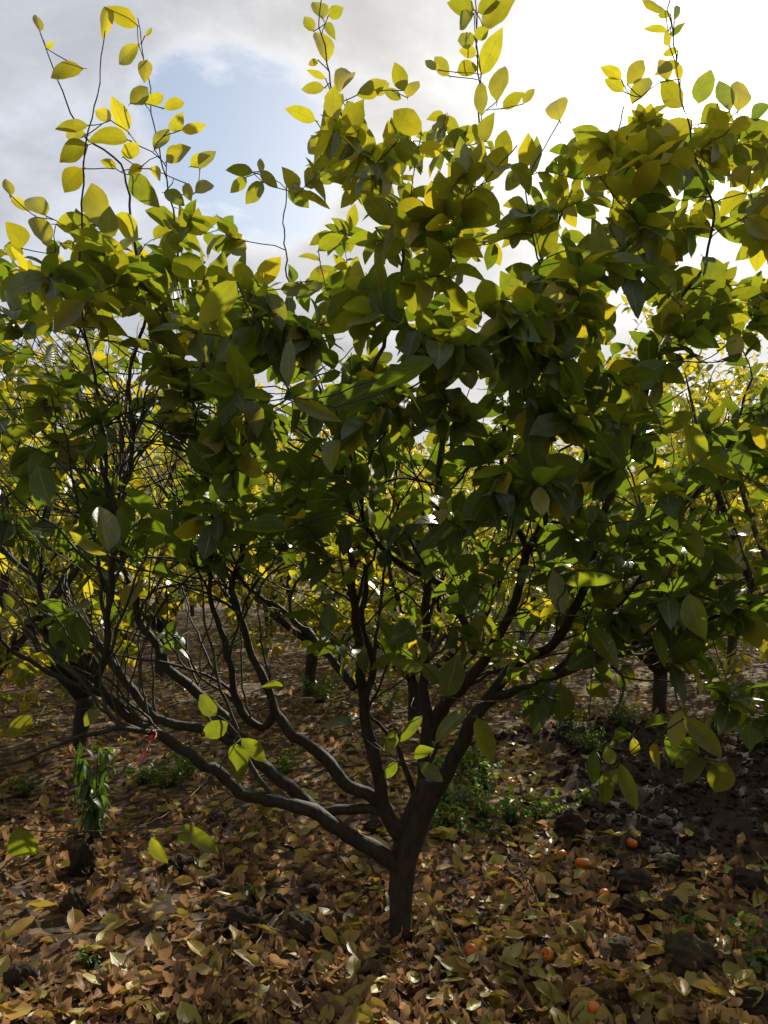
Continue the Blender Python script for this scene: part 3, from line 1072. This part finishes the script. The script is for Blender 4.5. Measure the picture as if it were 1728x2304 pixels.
# ------------------------------------------------------------------ neighbouring and orchard trees
def generic_tree(seed, height, radius, n_targets, per, yel0):
    """returns trunk tube, limb tubes, twig tubes, leaves; base at the origin"""
    st = random.getstate()
    random.seed(seed)
    s = Skel()
    lv = Leaves()
    hgt = random.uniform(0.36, 0.55)
    tp_ = smooth_poly([(0, 0, -0.06, 0.075), (0.01, 0.0, 0.12, 0.06), (random.uniform(-.04, .04), 0, hgt, 0.062)], 0.04)
    s.nodes(tp_[:, :3], tp_[:, 3])
    trunk = tube(tp_[:, :3], tp_[:, 3], 10, 0.05)
    limbs_ = []
    nl = random.randint(7, 9)
    for k in range(nl):
        a = 2 * math.pi * k / nl + random.uniform(-0.3, 0.3)
        sp = random.uniform(0.35, 0.85) * radius
        top = height * random.uniform(0.68, 0.92)
        ca, sa = math.cos(a), math.sin(a)
        c = [(0, 0, hgt - 0.03, 0.034)]
        for t in (0.25, 0.5, 0.75, 1.0):
            w = sp * t ** 0.75
            c.append((ca * w + random.gauss(0, 0.05), sa * w + random.gauss(0, 0.05), hgt + (top - hgt) * t ** 1.15, 0.034 * (1 - t) ** 0.8 + 0.004))
        q = smooth_poly(c, 0.05)
        s.nodes(q[:, :3], q[:, 3])
        limbs_.append(tube(q[:, :3], q[:, 3], 7, 0.05))
    tg = []
    while len(tg) < n_targets:
        v = np.array([random.gauss(0, 1), random.gauss(0, 1), random.gauss(0, 1)])
        v /= np.linalg.norm(v)
        rr = random.uniform(0.25, 1) ** 0.45
        lump = 1 + 0.16 * math.sin(3 * v[0] + seed) + 0.14 * math.sin(5 * v[2] + 2 * v[1] + seed * 1.7)
        p = v * rr * lump * np.array([radius, radius, height * 0.43]) + np.array([0, 0, height * 0.57])
        if p[2] < 0.45:
            continue
        tg.append(p)
    tg = np.array(tg)
    nr = [np.min(np.linalg.norm(s.pos - p, axis=1)) for p in tg]
    for i in np.argsort(nr):
        pts, rad = s.grow(tg[i], up=0.3, rtip=0.0018)
        lowf = 0.75 if pts[-1][2] < height * 0.33 else 1
        az = random.uniform(0, 6.28)
        k = len(pts) - 1
        cnt = 0
        want = per if random.random() < lowf else 2
        while k > 0 and cnt < want:
            m = 2 if random.random() < 0.5 else 1
            for _ in range(m):
                y_ = min(1, max(0, yel0 + random.gauss(0, 0.24)))
                leaf_on(lv, pts[k], pts[k] - pts[k - 1], az, 0.07, 0.115, (y_, random.uniform(0.3, 0.8), random.random()))
                az += 2.4
                cnt += 1
            k -= 1
    # long shoots standing out of the top
    for _ in range(9):
        a = random.uniform(0, 6.28)
        r = random.uniform(0, 0.7) * radius
        p = np.array([r * math.cos(a), r * math.sin(a), height * random.uniform(0.98, 1.16)])
        pts, rad = s.grow(p, up=0.2, rtip=0.0016)
        az = 0
        for k in range(len(pts) - 1, max(1, len(pts) - 12), -1):
            leaf_on(lv, pts[k], pts[k] - pts[k - 1], az, 0.06, 0.10, (min(1, yel0 + 0.25), random.uniform(0.4, 0.8), 0.5))
            az += 2.4
    tw = [tube(p_, r_, 4) for p_, r_ in s.paths]
    random.setstate(st)
    return trunk, limbs_, tw, lv


def build_tree(seed, loc, rz, height, radius, nt, per, yel0, label, group, own_leaves):
    trunk, limbs_, tw, lv = generic_tree(seed, height, radius, nt, per, yel0)
    e = link('citrus_tree', None, label=label, cat='tree', group=group)
    e.location = loc
    e.rotation_euler = (0, 0, rz)
    V, Q, T = trunk
    link('trunk', mesh_np('trunk', V, Q, T=T), M['bark'], e)
    for lb in limbs_:
        V, Q, T = lb
        link('branch', mesh_np('branch', V, Q, T=T), M['bark'], e)
    V, Q, T = join_tubes(tw)
    link('fine_twigs', mesh_np('fine_twigs', V, Q, T=T), M['twig'], e, kind='stuff')
    rest_ = lv.rec
    if own_leaves:
        R = np.array(Matrix.Rotation(rz, 3, 'Z'))
        L0 = np.array(loc)

        def sc(i, r):
            c = R @ r[0][:3, 3] + L0
            px, py = proj(c)
            v = 1.0 / np.dot(c - np.array([0, 0, CAM_H]), c - np.array([0, 0, CAM_H]))
            return v if (0 < px < 1728 and 0 < py < 2304) else v * 0.01
        rest_ = leaf_parts(e, lv.rec, MID_T, own_leaves, M['leaf'], sc)
    link('crown', lv.mesh('crown', rest_, FAR_T), M['leaf'], e, kind='stuff')
    return e


def gz(x, y):
    return (x, y, float(H(x, y)))


build_tree(21, gz(-2.45, 4.3), 0.4, 2.75, 1.45, 480, 8, 0.55, 'leafy citrus tree crowding the bare-twigged side of the forked tree', None, 300)
build_tree(22, gz(2.75, 4.9), 1.7, 2.6, 1.45, 440, 8, 0.6, 'leafy citrus tree leaning over the near side of the dug soil', None, 300)
build_tree(51, gz(0.25, 6.3), 0.9, 1.75, 1.25, 330, 8, 0.5, 'low bushy citrus tree in the gap straight behind the forked trunk', None, 300)
build_tree(52, gz(-0.75, 7.9), 2.9, 2.3, 1.35, 420, 9, 0.58, 'short citrus tree standing behind the low bushy one', None, 300)
protos = []
for sd_, x, y, h_, row2 in ((31, -2.25, 5.8, 3.2, 'sunlit citrus tree seen through the tangle of bare twigs behind the forked tree'),
                            (32, 2.45, 6.9, 3.4, 'sunlit citrus tree standing just beyond the dark freshly dug soil')):
    protos.append(build_tree(sd_, gz(x, y), sd_ * 1.3, h_, 1.6, 620, 10, 0.58, row2, 'citrus trees in the first row behind', 300))


def copy_tree(src, loc, rz, sc_, label, group):
    e = src.copy()
    COL.objects.link(e)
    e.location = loc
    e.rotation_euler = (0, 0, rz)
    e.scale = (sc_, sc_, sc_)
    e['label'] = label
    e['group'] = group
    for ch in src.children:
        c = ch.copy()
        COL.objects.link(c)
        c.parent = e
    return e


far_src = build_tree(41, gz(-0.2, 11.0), 0.7, 3.7, 1.65, 640, 10, 0.6, 'backlit citrus tree deep in the orchard rows further back', 'citrus trees in the rows further back', 0)
far_src2 = build_tree(42, gz(-2.6, 9.0), 2.0, 3.9, 1.7, 640, 10, 0.55, 'backlit citrus tree deep in the orchard rows further back', 'citrus trees in the rows further back', 0)
spots = [(1.3, 9.0), (4.4, 9.8), (7.0, 9.4), (-5.2, 9.3), (-4.9, 6.6), (5.2, 7.0), (-2.0, 13.4), (2.3, 12.8), (4.6, 12.4), (-4.1, 12.2), (-7.0, 12.4), (7.4, 12.2),
         (0.2, 15.4), (3.1, 15.2), (-2.8, 15.5), (6.1, 15.4), (-5.8, 15.2), (-8.8, 15.4), (8.9, 15.5), (-1.4, 18.6), (1.8, 18.4), (5.0, 18.6), (-4.6, 18.5), (8.2, 18.5), (-7.9, 18.4),
         (0.4, 22.0), (3.8, 22.0), (-3.2, 22.0), (7.4, 22.1), (-6.9, 22.0), (-10.5, 22), (11, 22)]
for k, (x, y) in enumerate(spots):
    copy_tree((far_src, far_src2)[k % 2], gz(x, y), k * 2.1, (1.0 + 0.12 * math.sin(k * 3.3)) if k else 0.72, 'backlit citrus tree deep in the orchard rows further back', 'citrus trees in the rows further back')

for k, (x, y) in enumerate([(-2.3, -1.7), (0.3, -2.2), (2.7, -1.6), (-4.6, -0.9), (4.7, -0.8), (-4.3, 1.6), (4.4, 1.9), (-1.2, -4.6), (1.8, -4.5), (-5.2, 4.0), (5.3, 4.3)]):  # out-of-view orchard trees, added to cut skylight from behind and the sides
    copy_tree((far_src, far_src2)[k % 2], gz(x, y), k * 1.7 + 0.4, 1.06, 'unseen citrus tree added around the viewer to block skylight', 'unseen citrus trees added for shade')

# ------------------------------------------------------------------ leaf litter
lit = Leaves()


def on_ground(lv, x, y, L, tint, tilt, lift, wf=1.0):
    z = float(H(x, y))
    a = random.uniform(0, 6.28)
    n = np.array([random.gauss(0, tilt), random.gauss(0, tilt), 1.0])
    n /= np.linalg.norm(n)
    ax = np.array([math.cos(a), math.sin(a), 0.0])
    ax = ax - n * np.dot(ax, n)
    ax /= np.linalg.norm(ax)
    lv.add(np.array([x, y, z + lift]) - ax * L * 0.5, ax, n, L, wf, tint)


cnt = 0
while cnt < 14500:
    y = 1.9 + 16 * random.random() ** 2.2
    x = random.uniform(-1, 1) * (0.62 * y + 0.5)
    if random.random() < dug(x, y) * 0.985:
        continue
    patch = 0.5 + vnoise(np.array(x * 1.3), np.array(y * 1.3), 21)
    if y > 4.1 and random.random() < 0.55:
        continue
    if random.random() > 0.27 + 1.0 * patch:
        continue
    on_ground(lit, x, y, random.uniform(0.045, 0.1), (random.random() ** 1.5, random.uniform(0.1, 0.8), random.random()), 0.42, random.uniform(0.002, 0.028))
    cnt += 1
link('leaf_litter', lit.mesh('leaf_litter', lit.rec, DRY_T), M['litter'],
     label='dense carpet of dry brown curled leaves on the ground', cat='leaf litter', kind='stuff')

yl = Leaves()
cnt = 0
while cnt < 1900:
    y = 2.0 + 13 * random.random() ** 1.8
    x = random.uniform(-1, 1) * (0.60 * y + 0.3)
    if random.random() < dug(x, y) * 0.97:
        continue
    dens = 0.25 + 0.75 * math.exp(-((x - 0.55) / 0.9) ** 2)
    if random.random() > dens:
        continue
    tint = (min(1, max(0, random.gauss(0.42, 0.3))), random.uniform(0.25, 0.75), random.random())
    on_ground(yl, x, y, random.uniform(0.075, 0.12), tint, 0.34, random.uniform(0.018, 0.04), random.uniform(0.85, 1.1))
    cnt += 1
recs = sorted(yl.rec, key=lambda r: -show_score(0, r))
cache = {}
for A, tint, ti in recs[:300]:
    kind = 'orange' if tint[0] > 0.72 else ('green' if tint[0] < 0.14 else 'yellow')
    key = (ti % len(FALL_T), round(tint[0] * 6), round(tint[1] * 3))
    if key not in cache:
        Vt, Qt, Ut = FALL_T[key[0]]
        tt = np.tile(np.array((key[1] / 6, key[2] / 3, tint[2]), np.float32), (len(Vt), 1))
        cache[key] = mesh_np('fallen_leaf', Vt, Qt, Ut, tt)
        cache[key].materials.append(M['fallen'])
    lab = {'orange': 'single fallen orange-brown citrus leaf lying on the litter', 'green': 'single fallen yellow-green citrus leaf lying on the litter',
           'yellow': 'single fallen golden yellow citrus leaf lying on the litter'}[kind]
    o = link('fallen_leaf', cache[key], None, None, lab, 'leaf', 'fallen %s leaves on the litter' % kind)
    o.matrix_world = Matrix(A.tolist())
link('yellow_leaf_litter', yl.mesh('yellow_leaf_litter', recs[300:], FALL_T), M['fallen'],
     label='scattered small yellow fallen leaves under the trees further off', cat='leaf litter', kind='stuff')


# ------------------------------------------------------------------ clods of soil
def blob(seed, sub=4):
    import bmesh
    bm = bmesh.new()
    bmesh.ops.create_icosphere(bm, subdivisions=sub, radius=1.0)
    r = np.random.default_rng(seed)
    dirs = r.normal(size=(14, 3))
    dirs /= np.linalg.norm(dirs, axis=1)[:, None]
    offs = r.uniform(0.62, 1.0, 14)
    fr = r.uniform(2, 7, (6, 3))
    ph = r.uniform(0, 6.28, 6)
    for v in bm.verts:
        n = np.array(v.co)
        k = 1.0
        for dd, oo in zip(dirs, offs):       # broken facets
            c = float(n @ dd)
            if c > oo:
                k = min(k, oo / c)
        for q, p in zip(fr, ph):
            k += 0.035 * math.sin(float(n @ q) * 1.6 + p)
        k += r.normal(0, 0.045) + 0.10 * float(vnoise(np.array(n[0] * 3.1 + n[2] * 2.2 + seed), np.array(n[1] * 3.3 - n[2] * 1.7), seed % 97))
        k += 0.09 * float(vnoise(np.array(n[0] * 8.1 + n[2] * 5.2), np.array(n[1] * 7.3 + n[2] * 6.1 + seed), seed % 89))
        v.co = Vector(n * k)
    me = bpy.data.meshes.new('soil_clod')
    bm.to_mesh(me)
    bm.free()
    for p in me.polygons:
        p.use_smooth = True
    return me


def clod(px, py, wpx, hpx, mossy, label, group=None):
    g = G(px, py + hpx * 0.45)
    s = wpx / F * g[1] / 2
    hz = hpx / F * g[1] / 2
    me = blob(int(px * 7 + py))
    o = link('soil_clod', me, M['moss'] if mossy else M['clod'], None, label, 'soil clod', group)
    o.location = (g[0], g[1] + s * 0.4, g[2] + hz * 0.45)
    o.scale = (s, s * 0.9, hz * 1.15)
    o.rotation_euler = (0, 0, random.uniform(-0.5, 0.5))


GA = 'dark soil clods among the fallen leaves'
LA = 'small dark rough soil clod lying half sunk among fallen leaves'
for (px, py, w, h) in [(624, 2025, 38, 40), (700, 2010, 50, 40), (787, 2005, 40, 30), (488, 1841, 44, 34), (838, 1863, 60, 44), (602, 2259, 48, 40),
                       (678, 2226, 44, 36), (400, 1945, 80, 36), (1707, 2259, 90, 50), (470, 1990, 44, 30), (1180, 2070, 40, 26), (860, 2150, 44, 34), (925, 2146, 30, 24)]:
    clod(px, py, w, h, False, LA, GA)
clod(182, 1935, 62, 78, False, 'tall dark soil clod below the drooping long-leaved weed')
clod(163, 2031, 62, 58, True, 'pale crusted soil clod at the edge of the sunlit leaf patch')
clod(36, 2205, 72, 74, False, 'smooth dark blackish clod beside the sunlit leaf patch')
clod(548, 2072, 86, 66, False, 'dark clod with a dead forked twig lying over it')
clod(676, 2085, 80, 74, True, 'rounded greenish clod between the dark twig-covered clod and the trunk')
clod(1289, 1857, 78, 74, False, 'blackish steep clod at the edge of the dug soil')
clod(1425, 1985, 112, 58, False, 'long flat dark clod at the foot of the dug soil')
clod(1428, 2040, 74, 50, True, 'light-crusted rounded clod just below the long flat clod')
clod(1514, 2047, 62, 54, True, 'small green mossy clod beside two pale fallen leaves')
clod(1556, 2156, 130, 88, True, 'largest broad mossy-topped clod among the brown leaves')
clod(996, 2156, 84, 54, False, 'dark clod next to a tangerine close to the trunk foot')
clod(1392, 2142, 92, 46, True, 'low lichen-covered clod beside the largest broad clod')
clod(1512, 1948, 80, 46, True, 'moss-streaked clod on the slope of the dug soil')
clod(1685, 1982, 84, 62, False, 'brown angular clod low on the dug soil bank')

# crumbs of the dug soil: too many to count
crV, crT, n = [], [], 0
cm = [blob(900 + i, 2) for i in range(5)]
cdat = []
for m_ in cm:
    v = np.array([list(x.co) for x in m_.vertices])
    v = v * (1 + RNG.normal(0, 0.16, (len(v), 1))) + RNG.normal(0, 0.09, v.shape)
    f = np.array([list(p.vertices) for p in m_.polygons])
    cdat.append((v, f))
    bpy.data.meshes.remove(m_)
for _ in range(9500):
    for _try in range(50):
        x, y = random.uniform(0.8, 4.2), random.uniform(3.3, 6.5)
        if dug(x, y) > random.random():
            break
    v, f = random.choice(cdat)
    s = 0.004 + 0.034 * random.random() ** 6
    c, s_ = math.cos(x * 40), math.sin(x * 40)
    R = np.array([[c, -s_, 0], [s_, c, 0], [0, 0, 1.0]]) @ np.diag([random.uniform(0.6, 1.5), random.uniform(0.6, 1.3), random.uniform(0.5, 1.0)])
    crV.append((v * s) @ R.T + np.array([x, y, float(H(x, y)) + s * 0.2]))
    crT.append(f + n)
    n += len(v)
link('dug_soil_crumbs', mesh_np('dug_soil_crumbs', np.concatenate(crV), None, T=np.concatenate(crT), smooth=False), M['clod'],
     label='loose dark crumbs of freshly dug soil', cat='soil', kind='stuff')

# ------------------------------------------------------------------ fallen tangerines


def lathe_fruit(r, hole, seed):
    n, m = 18, 12
    V, Q, T = [], [], []
    rr = np.random.default_rng(seed)
    for j in range(m + 1):
        th = math.pi * j / m
        for i in range(n):
            a = 2 * math.pi * i / n
            rad = r * (1 + 0.02 * math.sin(3 * a + seed))
            z = math.cos(th) * r * 0.86
            x = math.sin(th)
            z -= 0.16 * r * math.exp(-(th / 0.35) ** 2)
            if hole and th < 0.75:
                z -= r * 0.55 * (1 - th / 0.75)
                x *= 1.1 + 0.12 * math.sin(5 * a)
            V.append((x * rad * math.cos(a), x * rad * math.sin(a), z))
    for j in range(m):
        for i in range(n):
            a, b = j * n + i, j * n + (i + 1) % n
            Q.append((a, a + n, b + n, b))
    return mesh_np('peel', V, Q)


def fruit(px, py, label, hole=False, rad=0.024, tilt=(0.5, 0.3)):
    g = G(px, py + 8)
    e = link('fallen_tangerine', None, label=label, cat='fruit')
    e.location = (g[0], g[1], g[2] + rad * 0.72 + 0.022)
    e.rotation_euler = (tilt[0], tilt[1], random.uniform(0, 6))
    link('peel', lathe_fruit(rad, hole, int(px)), M['fruit'], e)
    if hole:
        V = [(0, 0, -0.05 * rad)] + [(rad * 0.55 * math.cos(a), rad * 0.55 * math.sin(a), rad * 0.22 + 0.1 * rad * math.sin(4 * a)) for a in np.linspace(0, 6.28, 15)[:-1]]
        T = [(0, i + 1, (i + 1) % 14 + 1) for i in range(14)]
        link('rotten_hole', mesh_np('rotten_hole', V, None, T=T), M['pith'], e)
    else:
        V, T = [(0, 0, rad * 0.80)], []
        for i in range(10):
            a = i * 0.6283
            q = rad * (0.24 if i % 2 else 0.12)
            V.append((q * math.cos(a), q * math.sin(a), rad * 0.77))
        T = [(0, i + 1, (i + 1) % 10 + 1) for i in range(10)]
        link('calyx', mesh_np('calyx', V, None, T=T), M['calyx'], e)


fruit(1309, 1957, 'split rotten orange tangerine with a dark hole between yellow leaves', True, 0.03, (0.55, 0.1))
fruit(1265, 1934, 'whole small orange tangerine just behind the split rotten one')
fruit(1360, 2026, 'orange tangerine resting in a curled yellow leaf below the long flat clod')
fruit(1059, 2156, 'orange tangerine lying against the dark clod near the trunk foot')
fruit(1231, 2166, 'half-hidden orange tangerine partly eaten among dry brown leaves', True, 0.024, (0.9, 0.5))
fruit(1334, 2290, 'bright round tangerine lying on dry leaves well away from any clod')
fruit(1152, 1771, 'orange tangerine lying on the green weeds behind the trunk', False, 0.026)
fruit(1423, 1908, 'flattened dull orange tangerine peel lying on the dug dark soil', True, 0.026, (0.3, 0.4))

# ------------------------------------------------------------------ weeds


def weed_clump(px, py, size, n, seed, label, group=None, yel=0.3):
    g = G(px, py)
    e = link('weed_plant', None, label=label, cat='weed', group=group)
    e.location = tuple(g)
    lv = Leaves()
    tb = []
    for k in range(max(5, n // 12)):
        a = random.uniform(0, 6.28)
        r = size * random.uniform(0.2, 1)
        h = size * random.uniform(0.35, 0.8)
        c = smooth_poly([(0.1 * r * math.cos(a), 0.1 * r * math.sin(a), -0.01), (0.5 * r * math.cos(a), 0.5 * r * math.sin(a), h * 0.7),
                         (r * math.cos(a + .2), r * math.sin(a + .2), h)], 0.02)
        tb.append(tube(c, np.linspace(0.0016, 0.0008, len(c)), 4))
        for i in range(1, len(c)):
            for _ in range(random.randint(1, 3)):
                leaf_on(lv, c[i], c[i] - c[i - 1], random.uniform(0, 6.28), 0.016, 0.042,
                        (min(1, max(0, random.gauss(yel, 0.25))), random.uniform(0.3, 0.8), random.random()))
    V, Q, T = join_tubes(tb)
    link('stems', mesh_np('stems', V, Q, T=T), M['weed'], e)
    link('leaves', lv.mesh('leaves', lv.rec, WEED_T), M['weed'], e, kind='stuff')


LW = 'low clump of small-leaved green weeds growing through the fallen leaves'
GW = 'low green weed clumps'
for i, (px, py, s, n) in enumerate([(1000, 1760, .16, 120), (1050, 1725, .18, 150), (1090, 1770, .16, 130), (1020, 1815, .15, 130), (1075, 1840, .16, 140), (1150, 1860, .15, 110),
                                    (1205, 1845, .13, 90), (990, 1860, .12, 90), (1030, 1880, .12, 70), (1110, 1890, .1, 60), (1340, 1680, .2, 140), (1280, 1650, .2, 120), (1390, 1640, .2, 120),
                                    (590, 2020, .06, 40), (197, 2168, .05, 40), (1545, 2100, .07, 50), (1700, 2180, .1, 70), (1690, 2110, .08, 50), (1500, 2075, .05, 30),
                                    (720, 1580, .25, 160), (640, 1740, .14, 90), (380, 1770, .16, 120), (430, 1740, .15, 110), (330, 1760, .13, 90), (330, 1440, .4, 150), (520, 1460, .3, 110),
                                    (870, 1600, .2, 110), (60, 1790, .13, 80), (1700, 1700, .25, 140), (1320, 1815, .08, 50), (565, 1890, .06, 40)]):
    weed_clump(px, py, s * 1.25, int(n * 1.7), i, LW, GW)

# the weed with long drooping leaves
g = G(212, 1890)
e = link('long_leaved_weed', None, label='upright dark green weed with long narrow drooping leaves', cat='weed')
e.location = tuple(g)
lv, tb = Leaves(), []
for k in range(7):
    a = random.uniform(0, 6.28)
    h = random.uniform(0.34, 0.52)
    c = smooth_poly([(0.01 * math.cos(a), 0.01 * math.sin(a), -0.02), (0.04 * math.cos(a), 0.04 * math.sin(a), h * 0.55), (0.09 * math.cos(a), 0.09 * math.sin(a), h)], 0.03)
    tb.append(tube(c, np.linspace(0.004, 0.0015, len(c)), 5))
    az = a
    for i in range(3, len(c)):
        az += 2.4
        o_ = np.array([math.cos(az), math.sin(az), random.uniform(-1.6, -0.2)])
        lv.add(c[i], o_, np.array([math.cos(az), math.sin(az), 0.8]), random.uniform(0.08, 0.13), 1.0, (random.uniform(0, .2), random.uniform(.0, .3), .5))
V, Q, T = join_tubes(tb)
link('stems', mesh_np('stems', V, Q, T=T), M['weed'], e)
for A, tint, ti in lv.rec:
    Vt, Qt, Ut = LONG_T[ti % len(LONG_T)]
    o = link('leaf', mesh_np('leaf', Vt, Qt, Ut, np.tile(np.array(tint, np.float32), (len(Vt), 1))), M['weed'], e)
    o.matrix_local = Matrix(A.tolist())

# ------------------------------------------------------------------ dead twigs on the ground


def dead_twig(pxs, r0, label, group=None, lift=0.02):
    pts = [G(px, py) + np.array([0, 0, lift + (0.02 if 0 < i < len(pxs) - 1 else 0)]) for i, (px, py) in enumerate(pxs)]
    c = smooth_poly(pts, 0.03)
    c = c + RNG.normal(0, 0.003, c.shape)
    V, Q, T = tube(c, np.linspace(r0, r0 * 0.4, len(c)), 6, 0.06)
    link('dead_twig', mesh_np('dead_twig', V, Q, T=T), M['dead'], None, label, 'twig', group)


dead_twig([(1134, 1875), (1145, 1940), (1180, 1955), (1280, 1968), (1390, 1995)], 0.005, 'long bent pale dead twig lying past the rotten tangerine')
dead_twig([(1165, 1950), (1190, 2010), (1215, 2060), (1240, 2130)], 0.0035, 'thin forked-off dead twig running down from the bent pale twig')
dead_twig([(410, 2088), (500, 2098), (580, 2110), (690, 2118)], 0.004, 'thin dark dead twig lying over the dark clod')
dead_twig([(640, 2060), (600, 2110), (570, 2160)], 0.0035, 'short dead twig crossing the dark clod steeply')
dead_twig([(1590, 2300), (1640, 2275), (1728, 2268)], 0.005, 'pale dead twig lying beside the brown clod and weeds')
dead_twig([(1000, 2060), (1020, 2130), (1050, 2200), (1100, 2304)], 0.0035, 'dark thin dead stem lying past the trunk-foot tangerine', None, 0.03)
dead_twig([(1120, 2170), (1090, 2185), (1060, 2200)], 0.003, 'small dry twig lying under a yellow leaf')
dead_twig([(480, 1740), (510, 1780), (525, 1840)], 0.004, 'short grey dead twig standing under the lowest limb', None, 0.05)
dead_twig([(300, 1880), (380, 1850), (450, 1790), (480, 1745)], 0.004, 'long grey dead twig leaning towards the lowest limb', None, 0.03)

# ------------------------------------------------------------------ pink ribbon tied on a limb
rb = link('pink_ribbon', None, label='torn pink plastic ribbon hanging from a low limb', cat='ribbon')
p0 = P(343, 1665, 2.47)
rb.location = tuple(p0)


def strip(pxs, w):
    c = smooth_poly([P(x, y, 2.47 + 0.02 * math.sin(i)) - p0 for i, (x, y) in enumerate(pxs)], 0.012)
    V, Q = [], []
    for i, p in enumerate(c):
        a = 0.4 + 1.3 * math.sin(i * 0.5)
        o = np.array([math.cos(a), math.sin(a), 0.2]) * w * (1 + 0.25 * math.sin(i * 1.3))
        V += [p - o, p + o, p + o * 0.9 + np.array([0, 0.0008, 0]), p - o * 0.9 + np.array([0, 0.0008, 0])]
    for i in range(len(c) - 1):
        b = i * 4
        for k in range(4):
            Q.append((b + k, b + (k + 1) % 4, b + 4 + (k + 1) % 4, b + 4 + k))
    return mesh_np('tail', V, Q)


link('tail', strip([(340, 1655), (335, 1675), (325, 1700), (312, 1722), (304, 1735)], 0.006), M['ribbon'], rb)
link('tail', strip([(344, 1652), (330, 1668), (324, 1685), (322, 1705)], 0.005), M['ribbon'], rb)
link('knot', strip([(334, 1648), (342, 1640), (352, 1650), (346, 1664), (336, 1660)], 0.006), M['ribbon'], rb)
